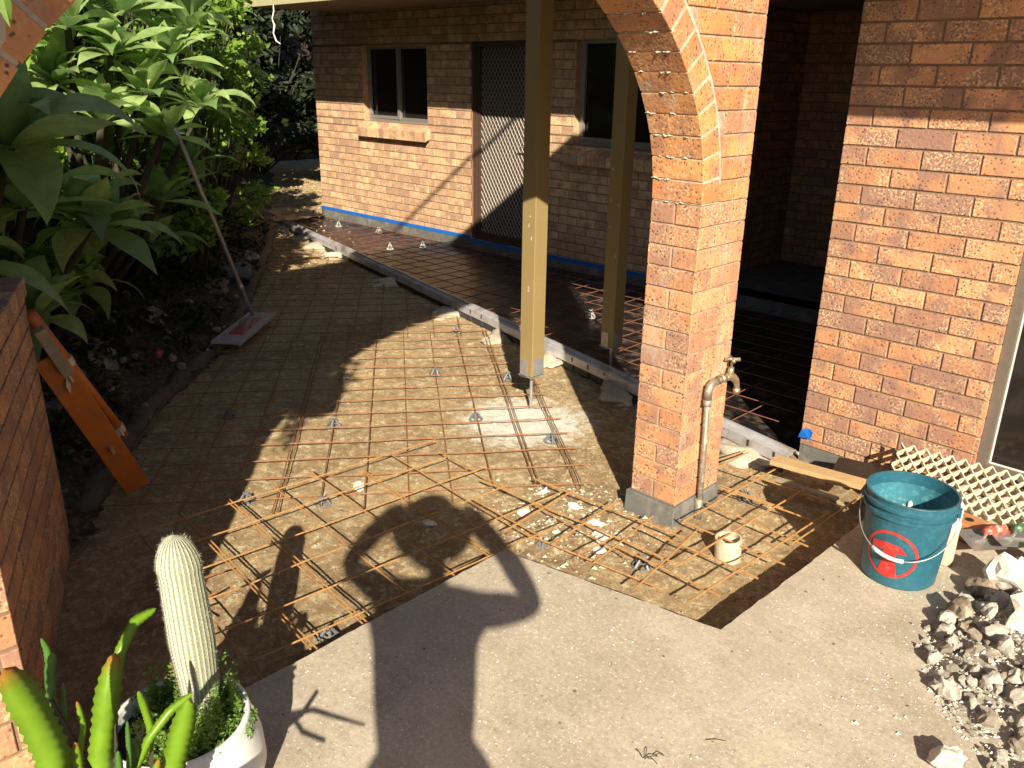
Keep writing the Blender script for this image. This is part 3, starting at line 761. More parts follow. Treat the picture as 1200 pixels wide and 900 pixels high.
for kk in range(0, 14):
    s = 3.51+.2*kk
    for bb in clipbar(dL*s+dR*(-1.9), dL*s+dR*(.86+random.uniform(-.02, .03)), okA): bars.append((*bb, ZA+.003))
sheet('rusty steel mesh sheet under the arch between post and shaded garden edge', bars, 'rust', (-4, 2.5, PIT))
bars = []
for kk in range(-5, 6):
    t = -.2+.2*kk+.03
    for bb in clipbar(dL*6.0+dR*t, dL*10.8+dR*(t+.02), okA): bars.append((*bb, ZA))
for kk in range(0, 24):
    s = 6.1+.2*kk
    for bb in clipbar(dL*s+dR*(-1.6), dL*s+dR*1.2, okA): bars.append((*bb, ZA+.005))
sheet('rusty steel mesh sheet at the far end of the dig beside the silver rail', bars, 'rust', (-7, 4, PIT))
uB = Vector((.997, -.077)); vB = Vector((.077, .997))
okB = lambda x, y: x < -2.005 and y > border_y(x)-.2 or (x < -1.2 and y > 2.2)
bars = []
for kk in range(-1, 7):
    v_ = 1.006+.2*kk
    u0 = -3.33+random.uniform(-.12, .1)+(.15 if kk > 3 else 0); u1 = (-2.02 if v_ < 2.12 else -1.9+random.uniform(0, .15))
    for bb in clipbar(uB*u0+vB*v_, uB*u1+vB*v_, okB): bars.append((*bb, -.026))
    if kk in (0, 1, 4):
        for bb in clipbar(uB*u0+vB*(v_-.016), uB*(u1-.1)+vB*(v_-.016), okB): bars.append((*bb, -.026))
for kk in range(0, 7):
    u1 = -3.205+.206*kk
    for bb in clipbar(uB*u1+vB*(.72+random.uniform(0, .1)), uB*u1+vB*(2.26+random.uniform(-.1, .12)), okB): bars.append((*bb, -.019))
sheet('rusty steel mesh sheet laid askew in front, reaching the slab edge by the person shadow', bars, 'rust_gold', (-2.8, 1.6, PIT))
bars = [((-2.537, 2.381), (-1.516, 2.440), -.028), ((-2.372, 2.566), (-1.584, 2.624), -.028), ((-2.109, 2.177), (-1.429, 2.265), -.028), ((-2.430, 2.226), (-1.993, 2.206), -.028),
        ((-2.129, 2.119), (-2.168, 2.595), -.020), ((-1.925, 2.187), (-1.973, 2.663), -.020), ((-1.720, 2.197), (-1.779, 2.663), -.020), ((-1.507, 2.177), (-1.584, 2.692), -.020)]
sheet('small piece of rusty mesh in front of the pillar foot over broken concrete', bars, 'rust_gold', (-2, 2.5, PIT), .0042)
bars = [((-1.75, 2.37), (-1.27, 2.37), ZR+.048), ((-1.75, 2.56), (-1.23, 2.57), ZR+.048), ((-1.71, 2.97), (-1.22, 2.95), ZR+.03), ((-1.71, 2.76), (-1.22, 2.76), ZR+.03), ((-1.74, 3.14), (-1.24, 3.17), ZR+.03),
        ((-1.95, 3.36), (-1.25, 3.38), ZR+.03), ((-1.74, 3.165), (-1.45, 3.175), ZR+.03), ((-1.32, 2.25), (-1.27, 3.25), ZR+.056), ((-1.68, 2.74), (-1.66, 3.56), ZR+.038), ((-1.5, 2.42), (-1.46, 3.5), ZR+.038),
        ((-1.87, 3.16), (-1.85, 3.58), ZR+.038), ((-1.92, 3.28), (-1.87, 3.58), ZR+.038), ((-1.27, 2.9), (-1.25, 3.52), ZR+.038)]
sheet('rusty steel mesh piece between the pillar and the blue bucket, around the cream pipe stub', bars, 'rust_gold', (-1.5, 2.9, PIT), .0042)
okC = lambda x, y: y > rail_y(x)+.11 and y < 6.3 and x < -1.8
bars = []
for kk in range(0, 33):
    x = -2.1-.2*kk-.25*0
    for bb in clipbar((-3.35+1.2-.2*kk, 3.6), (-3.35+1.2-.2*kk, 6.28), okC): bars.append((*bb, -.05))
for kk in range(0, 11):
    y = 4.07+.2*kk
    for bb in clipbar((-9.5, y+.02), (-1.95, y), okC): bars.append((*bb, -.042))
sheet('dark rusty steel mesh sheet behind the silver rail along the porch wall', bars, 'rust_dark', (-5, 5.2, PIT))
# bundle of off-cut bars standing by the cactus
t = empty('bar_offcuts', (-2.6, .95, PIT)); tag(t, 'short bent rusty bar offcuts beside the cactus tip', 'steel offcuts')
for (a, b) in (((-2.80, 1.00, -.09), (-2.56, .93, .03)), ((-2.72, .90, -.08), (-2.70, 1.10, -.01)), ((-2.58, .90, -.08), (-2.55, 1.08, -.03)), ((-2.75, .98, -.1), (-2.45, 1.0, -.06)), ((-2.62, .86, -.11), (-2.50, 1.02, -.04)), ((-2.66, .98, -.02), (-2.64, 1.16, -.02))):
    mb = MB(); a = Vector(a); b = Vector(b); m_ = a.lerp(b, .5)+Vector((.01, .006, .008)); mb.tube([a, m_, b], .004, 6); mb.build('bar', 'rust', t)

# bar chairs
def bar_chair(mat):
    mb = MB()
    for i in range(4):
        a = i*math.pi/2+.4; c, s_ = math.cos(a), math.sin(a)
        mb.tube([(c*.045, s_*.045, 0), (c*.036, s_*.036, .012), (c*.012, s_*.012, .048)], [.007, .008, .006], 5)
    mb.tube([(.044*math.cos(i*math.pi/6), .044*math.sin(i*math.pi/6), .003) for i in range(13)], .0045, 5, cap=False)
    mb.tube([(.026*math.cos(i*math.pi/6), .026*math.sin(i*math.pi/6), .026) for i in range(13)], .0035, 5, cap=False)
    mb.tube([(-.014, 0, .062), (-.006, 0, .050), (.006, 0, .050), (.014, 0, .062)], .005, 5)
    return mb.build('bar_chair', mat)
GC = 'grey plastic chairs holding the mesh off the soil'
gl = [((-4.311, 2.832), 'grey bar chair at the edge of the arch shadow, leftmost high one'), ((-3.737, 2.371), 'grey bar chair on the long bar just inside the sun at left'),
      ((-4.004, 3.335), 'grey bar chair in the middle of the sunlit mesh'), ((-3.258, 3.011), 'grey bar chair left of the post foot'),
      ((-4.635, 4.079), 'grey bar chair near the silver rail at the shadow edge'), ((-2.759, 3.10), 'grey bar chair right of the post foot'),
      ((-2.999, 1.818), 'grey bar chair above the dark head of the shadow, where two sheets overlap'), ((-2.04, 2.261), 'grey bar chair beside the raised corner of the slab'),
      ((-1.675, 2.453), 'grey bar chair in front of the pillar foot'), ((-2.157, 1.293), 'pale grey bar chair against the slab edge near the cactus shadow'),
      ((-1.677, 3.27), 'grey bar chair behind the cream pipe stub'), ((-3.62, 3.62), 'grey bar chair beside the shadow of the post'),
      ((-3.261, 1.579), 'grey bar chair in the shade near the cactus top'), ((-4.252, 2.005), 'grey bar chair lying in deep shade near the float')]
ch0 = bar_chair('chair_plastic')
for i, ((x, y), lab) in enumerate(gl):
    c = ch0 if i == 0 else ch0.copy()
    if i: COL.objects.link(c)
    c.location = (x, y, PIT+.006); c.rotation_euler = (random.uniform(-.1, .1), random.uniform(-.1, .1), random.uniform(0, 3)); c.scale = (.85, .85, .8)
    tag(c, lab, 'bar chair', GC)
wl = [((-9.13, 6.05), 'white bar chair nearest the far corner of the house'), ((-8.44, 6.17), 'white bar chair second along the taped wall'), ((-7.37, 5.99), 'white bar chair before the screen door'),
      ((-7.53, 5.65), 'white bar chair midway between rail and taped wall'), ((-4.195, 5.145), 'white bar chair in the sun patch behind the rear post')]
ch1 = bar_chair('chair_white')
for i, ((x, y), lab) in enumerate(wl):
    c = ch1 if i == 0 else ch1.copy()
    if i: COL.objects.link(c)
    c.location = (x, y, PIT+.01); c.rotation_euler = (0, 0, random.uniform(0, 3)); c.scale = (.9, .9, 1.15)
    tag(c, lab, 'bar chair', 'white plastic chairs behind the rail')

# ------------------------------------------------------------------ tap and pipe
tp = empty('garden_tap', (-1.735, 2.955, PIT)); tag(tp, 'old brass tap on a weathered standpipe against the brick pillar', 'tap')
mb = MB(); mb.tube([(-1.738, 2.963, PIT-.02), (-1.737, 2.955, .1), (-1.737, 2.938, .46)], .0125, 12); mb.tube([(-1.745, 2.966, PIT-.02), (-1.742, 2.962, -.03)], .019, 10); mb.build('pipe', 'pipe_metal', tp, smooth=True)
mb = MB(); mb.tube([(-1.737, 2.938, .45), (-1.737, 2.937, .485), (-1.737, 2.945, .508), (-1.737, 2.965, .520), (-1.737, 3.0, .522)], [.017, .017, .018, .018, .017], 12)
mb.tube([(-1.737, 2.939, .425), (-1.737, 2.938, .452)], .021, 6); mb.build('elbow', 'pipe_metal', tp, smooth=True)
mb = MB(); mb.tube([(-1.737, 3.0, .522), (-1.737, 3.03, .522)], .014, 10)
mb.tube([(-1.737, 3.03, .522), (-1.737, 3.055, .520)], .021, 6)
mb.tube([(-1.737, 3.055, .520), (-1.737, 3.10, .516), (-1.737, 3.125, .508), (-1.735, 3.15, .49), (-1.733, 3.162, .465), (-1.732, 3.164, .445)], [.014, .018, .019, .016, .013, .012], 12)
mb.tube([(-1.732, 3.164, .448), (-1.732, 3.165, .425)], .016, 10)
mb.tube([(-1.737, 3.105, .525), (-1.737, 3.108, .558)], [.016, .012], 8); mb.build('tap_body', 'brass', tp, smooth=True)
mb = MB(); mb.tube([(-1.737, 3.108, .555), (-1.737, 3.109, .592)], .006, 8)
mb.tube([(-1.760, 3.085, .592), (-1.737, 3.109, .594), (-1.714, 3.133, .592)], [.009, .006, .009], 8); mb.tube([(-1.760, 3.133, .592), (-1.737, 3.109, .594), (-1.714, 3.085, .592)], [.009, .006, .009], 8)
mb.build('tap_handle', 'brass', tp, smooth=True)

# pvc stub
mb = MB(); mb.lathe([(.0, -.06), (.050, -.06), (.054, 0), (.055, .085), (.053, .09), (.047, .09), (.046, .03), (0, .028)], (0, 0, 0), 36)
o = mb.build('pipe_stub', 'pvc', origin=(0, 0, 0), smooth=True); o.location = (-1.468, 2.765, PIT+.01); o.rotation_euler = (R(2), R(-3), 0)
o.modifiers.new('Edge', 'EDGE_SPLIT').split_angle = R(35); tag(o, 'short cream plastic drain pipe stub standing in the soil', 'pipe')

# ------------------------------------------------------------------ bucket
BX, BY = -.871, 2.948
bk = empty('paint_bucket', (BX, BY, .002)); tag(bk, 'big blue plastic bucket with a red round hammer emblem and wire handle', 'bucket')
mb = MB(); Hb = .345
def rad(z): return .130+(.152-.130)*z/Hb
mb.lathe([(0, 0), (.124, 0), (.130, .008), (rad(.27), .27), (.157, .275), (.157, .287), (rad(.29), .29), (rad(.305), .305), (.159, .309), (.159, .32), (.153, .325), (.153, .338), (.158, .342), (.157, Hb), (.149, Hb), (.148, .30)], (BX, BY, .002), 64, 0)
mb.lathe([(.148, .30), (.128, .02), (0, .018)], (BX, BY, .002), 64, 1)
b_ = mb.build('tub', ['bucket_blue', 'bucket_inside'], bk, smooth=True); b_.modifiers.new('Edge', 'EDGE_SPLIT').split_angle = R(30)
# direction from bucket to the viewer
va = math.atan2(CAM.y-BY, CAM.x-BX)
EA = va-.24      # emblem axis, turned to the left
def onb(sx_, z, lift=.0012):
    r_ = rad(z)+lift; a = EA+sx_/rad(z); return (BX+r_*math.cos(a), BY+r_*math.sin(a), .002+z)
em = MB()
def strip(poly_fn, n_, mi=0, close=False):
    pts_ = [poly_fn(i/n_) for i in range(n_+1)]
    V = [];
    for (a, b) in pts_: V += [onb(*a), onb(*b)]
    em.add(V, [(2*i, 2*i+2, 2*i+3, 2*i+1) for i in range(n_)], mi)
ec, er = .138, .094
strip(lambda t: ((er*math.cos(t*2*math.pi), ec+er*math.sin(t*2*math.pi)), ((er-.011)*math.cos(t*2*math.pi), ec+(er-.011)*math.sin(t*2*math.pi))), 64)
# hammer head: a curved bar with a dropped face at one end
def head(t):
    x = -.070+.124*t
    top = ec+.034+.012*math.sin(math.pi*t); bot = ec+.008+.010*t if t < .30 else (ec+.014-.002*t)
    if t > .82: top -= (t-.82)*.10
    return ((x, top), (x, bot))
strip(head, 24)
strip(lambda t: ((-.026+.046*t, ec+.012), (-.026+.046*t, ec-.014)), 8)
strip(lambda t: ((-.036+.068*t, ec-.022-max(0, abs(-.036+.068*t+.002)-.022)*5), (-.036+.068*t, ec-.084)), 14)
em.build('emblem', 'red_print', bk)
# handle: wire bail with a white grip hanging on the near side
mb = MB(); zt = .298; ends = [EA-1.62+.24, EA+1.52+.24]
def epos(a, z, r_): return Vector((BX+r_*math.cos(a), BY+r_*math.sin(a), .002+z))
E0, E1 = epos(ends[0], zt, .163), epos(ends[1], zt, .163)
pts_ = []
for i in range(25):
    t = i/24; a = ends[0]+(ends[1]-ends[0])*t; s_ = math.sin(math.pi*t)
    r_ = .163+.012*s_; z = zt-.155*s_**.8
    pts_.append(epos(a, z, r_))
mb.tube(pts_, .0022, 6); bail = mb.build('handle', 'galv', bk, smooth=True)
mb = MB(); mb.tube(pts_[8:14], .0075, 10); mb.build('grip', 'white_plastic', bail, smooth=True)
mb = MB()
for a in ends: c = epos(a, zt, .160); mb.obox(c, (math.cos(a), math.sin(a), 0), (-math.sin(a), math.cos(a), 0), (0, 0, 1), .006, .014, .016)
mb.build('handle_lug', 'bucket_blue', bk, bevel=.003)
mb = MB()
for i, (a, z) in enumerate(((va+3.3, .20), (va+3.05, .16), (va+3.15, .22))):
    c = Vector((BX+(rad(z)-.006)*math.cos(a), BY+(rad(z)-.006)*math.sin(a), z)); lump(mb, c, .014, 300+i, .5, .8, 1.4, .5, 2)
mb.build('plaster_splash', 'white_soft', bk)

# ------------------------------------------------------------------ things beside the bucket
def board(name, c, ang, L_, W_, T_, mat, label, cat, tilt=(0, 0)):
    mb = MB(); mb.box((-L_/2, -W_/2, 0), (L_/2, W_/2, T_)); o = mb.build(name, mat, bevel=.0015); o.location = c; o.rotation_euler = (tilt[0], tilt[1], ang); tag(o, label, cat); return o
board('timber_offcut', (-1.462, 3.505, .008), R(8), .42, .085, .022, 'timber', 'clean tan timber offcut lying from the rail end to the bucket', 'timber', (0, R(0)))
board('timber_lath', (-1.46, 3.415, -.045), R(-2), .30, .03, .014, 'timber_grey', 'thin grey lath under the tan timber offcut', 'timber', (0, R(-3)))
mb = MB(); mb.add([(0, 0, .0), (.07, .01, .012), (.075, .045, .016), (.045, .06, .008), (.012, .045, .010)], [(0, 1, 2, 3, 4)])
o = mb.build('tape_scrap', 'blue_tape'); o.location = (-1.745, 3.882, -.01); o.rotation_euler = (R(75), 0, R(0)); o.modifiers.new('s', 'SOLIDIFY').thickness = .003; tag(o, 'crumpled scrap of blue tape stuck low on the wing wall corner', 'tape')
mb = MB(); mb.box((-.19, -.10, 0), (.19, .10, .012)); o = mb.build('dark_board', 'plain_black', bevel=.002); o.location = (-1.26, 3.70, .004); o.rotation_euler = (R(2), R(-2), R(14)); tag(o, 'flat black sheet in front of the cream lattice', 'plastic board')  # thin flat black sheet before the lattice
# cream lattice mat: wavy strips meeting in diamonds, leaning on rubble against the wall
mb = MB(); nr, ncell, cw, chh = 8, 17, .054, .034
for r_ in range(nr):
    pts_ = []
    for i in range(ncell*2+1):
        ph = (i+r_) % 2; pts_.append((i*cw/2, r_*chh+(.0150 if ph else -.0150), 0.))
    # rounded zig-zag band standing on edge
    sm = []
    for i, p in enumerate(pts_):
        if 0 < i < len(pts_)-1:
            sm.append(((p[0]*.72+pts_[i-1][0]*.28), p[1]*.80+pts_[i-1][1]*.20)); sm.append((p[0], p[1])); sm.append(((p[0]*.72+pts_[i+1][0]*.28), p[1]*.80+pts_[i+1][1]*.20))
        else: sm.append((p[0], p[1]))
    V = []; hw = .0042
    for (a, b) in sm: V += [(a, b-hw, -.013), (a, b+hw, -.013), (a, b+hw, .013), (a, b-hw, .013)]
    n_ = len(sm); mb.add(V, [(4*i+j, 4*i+4+j, 4*i+4+(j+1) % 4, 4*i+(j+1) % 4) for i in range(n_-1) for j in range(4)]+[(0, 1, 2, 3), (4*n_-4, 4*n_-3, 4*n_-2, 4*n_-1)])
o = mb.build('lattice_mat', 'cream_plastic'); 
ex = Vector((.955, .10, -.01)).normalized(); ey = Vector((-.10, .85, .45)); ey = (ey-ex*ey.dot(ex)).normalized(); ez = ex.cross(ey)
o.matrix_world = Matrix(((ex.x, ey.x, ez.x, -1.19), (ex.y, ey.y, ez.y, 3.58), (ex.z, ey.z, ez.z, .03), (0, 0, 0, 1)))
tag(o, 'cream plastic lattice of diamond cells leaning against the wing wall', 'lattice')
# cream tube behind the bucket
t = empty('sealant_tub', (-.80, 3.16, 0)); tag(t, 'narrow cream plastic bottle hidden half behind the bucket', 'bottle')
mb = MB(); mb.lathe([(0, 0), (.030, 0), (.032, .006), (.032, .15), (.027, .165)], (-.775, 3.15, .002), 24); mb.build('bottle_body', 'pvc', t, smooth=True)
mb = MB(); mb.lathe([(.0335, .15), (.0335, .175), (.030, .178), (.030, .25), (.018, .265), (0, .266)], (-.775, 3.15, .002), 24); mb.build('cap', 'white_plastic', t, smooth=True)
# broken brick with holes
mb = MB(); mb.box((-.10, -.055, 0), (.09, .055, .075)); o = mb.build('broken_brick', 'terracotta', bevel=.006); o.location = (-.81, 3.42, .004); o.rotation_euler = (0, 0, R(-8)); tag(o, 'broken orange brick with core holes between bucket and trowels', 'brick')
for a in (-.045, .03):
    hl = MB(); hl.lathe([(.0, .0758), (.017, .0758), (.0175, .0762), (0, .0763)], (a, 0, 0), 16)
    h_ = hl.build('core_hole_shade', 'plain_black'); h_.parent = o  # flat black disc painted in for the shade inside the hole
def trowel(loc, ang, hm, label):
    t = empty('trowel', (0, 0, 0)); tag(t, label, 'trowel', 'plastering trowels on the rubble')
    mb = MB(); mb.box((-.14, -.055, 0), (.14, .055, .0018)); mb.build('blade', 'steel_blade', t, bevel=.001)
    mb = MB(); mb.tube([(-.05, 0, .002), (-.05, 0, .03), (-.045, 0, .045)], .006, 8); mb.tube([(.05, 0, .002), (.05, 0, .03), (.045, 0, .045)], .006, 8); mb.obox((0, 0, .006), (1, 0, 0), (0, 1, 0), (0, 0, 1), .10, .010, .004); mb.build('shank', 'steel_blade', t)
    mb = MB(); mb.tube([(-.075, 0, .046), (-.05, 0, .050), (0, 0, .054), (.05, 0, .050), (.072, 0, .046)], [.012, .018, .019, .018, .013], 12); mb.build('handle', hm, t, smooth=True)
    t.location = loc; t.rotation_euler = ang; return t
trowel((-.675, 3.36, .060), (R(18), R(6), R(62)), 'red_handle', 'steel trowel with a worn red handle')
trowel((-.590, 3.42, .075), (R(14), R(10), R(58)), 'green_handle', 'steel trowel with a dark green handle, right of the red one')

# ------------------------------------------------------------------ rubble
def rock(loc, r_, seed, mat, label, cat='rock', s=(1, 1, .75), rot=0., facet=7, sub=3, rough=.4, group=None, name='concrete_chunk'):
    mb = MB(); lump(mb, (0, 0, 0), r_, seed, *s, rough, sub, 0, 0, 1.7, facet)
    o = mb.build(name, mat); o.location = loc; o.rotation_euler = (random.uniform(-.2, .2), random.uniform(-.2, .2), rot); tag(o, label, cat, group); return o
GR = 'broken concrete chunks by the bucket'
rock((-.565, 3.09, .065), .10, 11, 'rubble', 'tall pale jagged concrete chunk with a brown foot, right of the bucket', s=(.7, .9, 1.05), rot=.6, group=GR, facet=4, rough=.6)
rock((-.60, 3.02, .03), .055, 12, 'rubble_dark', 'brown lump at the foot of the tall pale chunk', s=(1, .9, .8), rot=.3, group=GR)
rock((-.60, 2.80, .04), .052, 13, 'rubble_dark', 'round brown cylinder like lump below the bucket at right', s=(.9, 1.2, .85), rot=.5, group=GR, facet=4, rough=.3)
rock((-.545, 2.73, .03), .045, 14, 'rubble_dark', 'small brown lump touching the round lump', s=(1, 1, .8), group=GR)
rock((-.40, 2.86, .07), .105, 15, 'rubble', 'large white rough chunk at the right edge', s=(1.1, 1, .8), rot=1., group=GR, rough=.6, facet=3)
rock((-.30, 3.05, .06), .09, 16, 'rubble', 'white chunk behind the large one at the right edge', s=(1, 1, .8), rot=2., group=GR)
rock((-.455, 3.28, .06), .10, 17, 'rubble_dark', 'dark lump in shade under the trowels', s=(1.2, 1, .6), rot=2., group=GR)
rock((-.405, 2.08, .03), .050, 18, 'rubble', 'lone white stone on the slab at the bottom edge', s=(1.1, .8, .75), rot=.4, group=GR)
def heap_h(x, y):
    d = math.hypot(x/.66, (y-2.75)/.64); return max(0, .15*(1-d*d))
mb = grid(-.64, .8, 1.4, 3.9, .02, lambda x, y: -.008+heap_h(x, y)*1.0+(.012*fbm(x, y, 12.)+.010*fbm(x, y, 30., 4) if heap_h(x, y) > .003 else -.01))
o = mb.build('gravel_bed', 'bit_grey', smooth=True); tag(o, 'heap of fine grey rubble and dust at the right edge', kind='stuff')
# individual stones in the heap, largest ones
protos = []
for i in range(8):
    mb = MB(); lump(mb, (0, 0, 0), 1., 400+i, 1, random.uniform(.7, 1), random.uniform(.55, .8), .4, 2, 0, 0, 1.7, 8); protos.append(mb)
pm = []
for i, mb in enumerate(protos):
    o = mb.build('rubble_stone', 'rubble' if i % 4 != 3 else 'rubble_tan'); pm.append(o)
rr = random.Random(5); placed = 0; used = set()
while placed < 290:
    x = rr.uniform(-.70, .0); y = rr.uniform(2.05, 3.3)
    h = heap_h(x, y)
    edge = math.hypot(x/.66, (y-2.75)/.64)
    if edge > 1.03: continue
    if y > 2.85 and rr.random() < .6: continue
    i = rr.randrange(8)
    c = pm[i] if i not in used else pm[i].copy()
    if i in used: COL.objects.link(c)
    used.add(i)
    s_ = rr.choice([.010, .013, .016, .02, .026]) if rr.random() < .88 else rr.uniform(.028, .04)
    c.location = (x, y, h+s_*.35); c.scale = (s_, s_, s_); c.rotation_euler = (rr.uniform(0, 6), rr.uniform(0, 6), rr.uniform(0, 6))
    tag(c, 'pale broken concrete stone in the rubble heap at the right edge' if i % 4 != 3 else 'brown broken stone in the rubble heap at the right edge', 'stone', 'stones of the rubble heap' if i % 4 != 3 else 'brown stones of the rubble heap')
    placed += 1
# loose crumbs on slab and on the soil: nobody could count them
def crumbs(name, n_, fn, mat, label, rmin, rmax, seed):
    rr = random.Random(seed); mb = MB()
    for _ in range(n_):
        x, y, z = fn(rr); r_ = rmin+(rmax-rmin)*rr.random()**3
        V = [(x+r_*rr.uniform(.6, 1.2)*a, y+r_*rr.uniform(.6, 1.2)*b, z+r_*rr.uniform(.4, .8)*c) for a, b, c in ((1, 0, 0), (-.5, .85, 0), (-.5, -.85, 0), (0, 0, 1), (0, 0, -.5))]
        mb.add(V, [(0, 1, 3), (1, 2, 3), (2, 0, 3), (1, 0, 4), (2, 1, 4), (0, 2, 4)])
    o = mb.build(name, mat); tag(o, label, kind='stuff'); return o
def on_slab(rr):
    while True:
        x = rr.uniform(-1.95, .6); y = rr.uniform(.2, 3.8)
        if y > 1.98 and x < -1.1: continue
        if rr.random() < .25+.75*max(0, 1-abs(x+.66)/.35): return x, y, .001
crumbs('slab_crumbs', 2600, on_slab, 'rubble', 'tiny crumbs and grit scattered on the slab', .0012, .006, 31)
def on_pit(rr):
    while True:
        x = rr.uniform(-5.6, -1.15); y = rr.uniform(.8, 4.0)
        if y > rail_y(x)-.05 or y < border_y(x)+.02: continue
        if x > -2.02 and y < 2.2: continue
        if rr.random() < (1 if (x > -2.7 and y > 1.9) else .35): return x, y, pit_h(x, y)
crumbs('loose_stones', 11000, on_pit, 'soil', 'grit and small stones strewn on the soil', .002, .013, 32)
def near_pillar(rr):
    return (lambda x, y: (x, y, pit_h(x, y)+.002))(rr.gauss(-2.1, .22), rr.gauss(2.5, .2))
crumbs('broken_concrete_bits', 900, near_pillar, 'bit_grey', 'broken concrete bits in front of the pillar foot', .003, .017, 33)
def on_heap(r):
    while True:
        x, y = r.uniform(-.72, .05), r.uniform(2.05, 3.35); e_ = math.hypot(x/.66, (y-2.75)/.64)
        if e_ < 1.02 or r.random() < .02: return x, y, max(0, heap_h(x, y))+.001
crumbs('heap_grit', 5200, on_heap, 'rubble', 'fine pale grit over the rubble heap', .002, .010, 34)
for i, (x, y, r_) in enumerate(((-2.15, 2.62, .045), (-2.02, 2.58, .035), (-1.93, 2.50, .05), (-2.30, 2.42, .04), (-2.05, 2.38, .035), (-1.86, 2.42, .03), (-2.38, 2.62, .03), (-3.02, 2.03, .035), (-2.52, 2.05, .03))):
    lab = ['white stone left of the pillar foot', 'pale stone close to the pillar foot corner', 'flat pale stone under the mesh before the pillar', 'yellowish stone near the slab corner under mesh', 'pale stone between slab corner and pillar', 'small stone before the pillar centre', 'small pale stone left of the pillar at the shadow edge', 'single pale stone beside the tip of the cactus shadow', 'pale stone beyond the shadow of the right elbow'][i]
    rock((x, y, PIT+.012), r_, 700+i, 'rubble', lab, 'stone', s=(1.2, .9, .5), rot=i*.8, group='stones under the mesh by the pillar', name='pale_stone')
def litter(rr):
    x = rr.uniform(-13, -9.5); y = rr.uniform(4.6, 8.5)
    if rr.random() < .35: x = rr.uniform(-9.8, -6.6); y = border_y(x)+rr.random()**2*1.2; return x, y, pit_h(x, y)+.003
    return x, y, (back_h(x, y) if x < -10 else pit_h(x, y))+.01
crumbs('leaf_litter', 3200, litter, 'dead_leaf', 'dry leaf litter and chips at the far end of the dig', .012, .045, 35)
0 and crumbs('wood_chips', 260, lambda r: (lambda x, y: (x, y, .002))(r.gauss(-.75, .16), r.gauss(1.75, .2)), 'pvc', 'sprinkle of yellowish dust bits on the slab', .001, .003, 36)
crumbs('slab_pits', 260, on_slab, 'rubble_dark', 'dark specks and grit on the slab', .002, .007, 38)
# twig and straw on the slab
mb = MB()
for (a, b) in (((0, 0), (.02, .035)), ((.0, .005), (-.02, .04)), ((.005, .01), (.035, .012)), ((-.005, 0), (-.035, .012)), ((.01, .03), (.03, .05))):
    mb.tube([(a[0], a[1], .004), ((a[0]+b[0])/2, (a[1]+b[1])/2, .010), (b[0], b[1], .003)], .0012, 5)
o = mb.build('dry_twig', 'stem_brown'); o.location = (-.98, 1.52, .002); tag(o, 'tiny dry twig in the middle of the slab', 'twig')
mb = MB(); mb.tube([(0, 0, .003), (.02, .02, .005), (.045, .036, .003)], .0014, 5); o = mb.build('straw', 'dead_leaf'); o.location = (-.90, 1.70, .002); tag(o, 'single straw lying on the slab right of the twig', 'straw')

# ------------------------------------------------------------------ float on a pole
t = empty('bull_float', (-5.72, 2.98, -.05)); tag(t, 'pale bull float with red centre and long pole leaning into the plants', 'bull float')
fc = Vector((-5.55, 2.87, -.045)); fu = Vector((-.48, .60, 0)).normalized()      # long axis
fu = (Vector((-5.93, 3.23, 0))-Vector((-5.25, 2.47, 0))).normalized(); fv = Vector((-fu.y, fu.x, 0))
fc = Vector((-5.58, 2.84, -.048))
mb = MB(); mb.obox(fc, fu, fv, (0, 0, 1), .40, .10, .006); 
mb.obox(fc+fv*.1, fu, fv, (0, 0, 1), .40, .006, .014); mb.obox(fc-fv*.1, fu, fv, (0, 0, 1), .40, .006, .014); mb.build('float_blade', 'float_pale', t, bevel=.003)
mb = MB(); mb.obox(fc+Vector((0, 0, .012)), fu, fv, (0, 0, 1), .20, .05, .008); mb.build('centre_panel', 'pink_mag', t, bevel=.003)
topp = Vector((-5.42, 2.42, 1.39)); topp = Vector((-5.16, 2.30, 1.401)); bas = Vector((-5.70, 2.97, -.01))
mb = MB(); mb.tube([bas, bas.lerp(topp, .08), bas.lerp(topp, .5), topp], .014, 12)
for f_ in (.17, .62): mb.tube([bas.lerp(topp, f_), bas.lerp(topp, f_+.035)], .0185, 12)
mb.build('pole', 'pole_metal', t, smooth=True)
mb = MB(); mb.obox(fc+Vector((0, 0, .035)), fu, fv, (0, 0, 1), .045, .03, .022); mb.tube([fc+Vector((0, 0, .03)), bas], .012, 8); mb.build('pivot_bracket', 'galv', t, bevel=.004)

# ------------------------------------------------------------------ orange steel
t = empty('orange_trestle', (-3.6, 1.1, PIT)); tag(t, 'orange steel trestle leg leaning against the low brick wall', 'trestle')
a = Vector((-3.50, .935, .66)); b = Vector((-3.68, 1.262, -.10)); ax = (b-a).normalized(); vw = (CAM-(a+b)/2).normalized(); sd = ax.cross(vw).normalized(); nn2 = sd.cross(ax)
mb = MB(); c = (a+b)/2
mb.obox(c, ax, sd, nn2, (b-a).length/2, .055, .005); mb.obox(c+sd*.052-nn2*.014, ax, sd, nn2, (b-a).length/2, .004, .018); mb.obox(c-sd*.052-nn2*.014, ax, sd, nn2, (b-a).length/2, .004, .018)
mb.build('channel', 'orange_paint', t, bevel=.002)
ta = Vector((-3.43, .885, .86)); tb = Vector((-3.80, 1.272, .13))
mb = MB(); mb.tube([ta, tb], .024, 14); mb.build('tube', 'orange_paint', t, smooth=True)
mb = MB(); wa = Vector((-3.42, .90, .80)); wb = Vector((-3.50, 1.00, .575)); wx = (wb-wa).normalized(); mb.obox((wa+wb)/2, wx, wx.cross(vw).normalized(), wx.cross(vw).cross(wx), (wb-wa).length/2, .022, .018); mb.build('wooden_strut', 'timber_grey', t, bevel=.003)
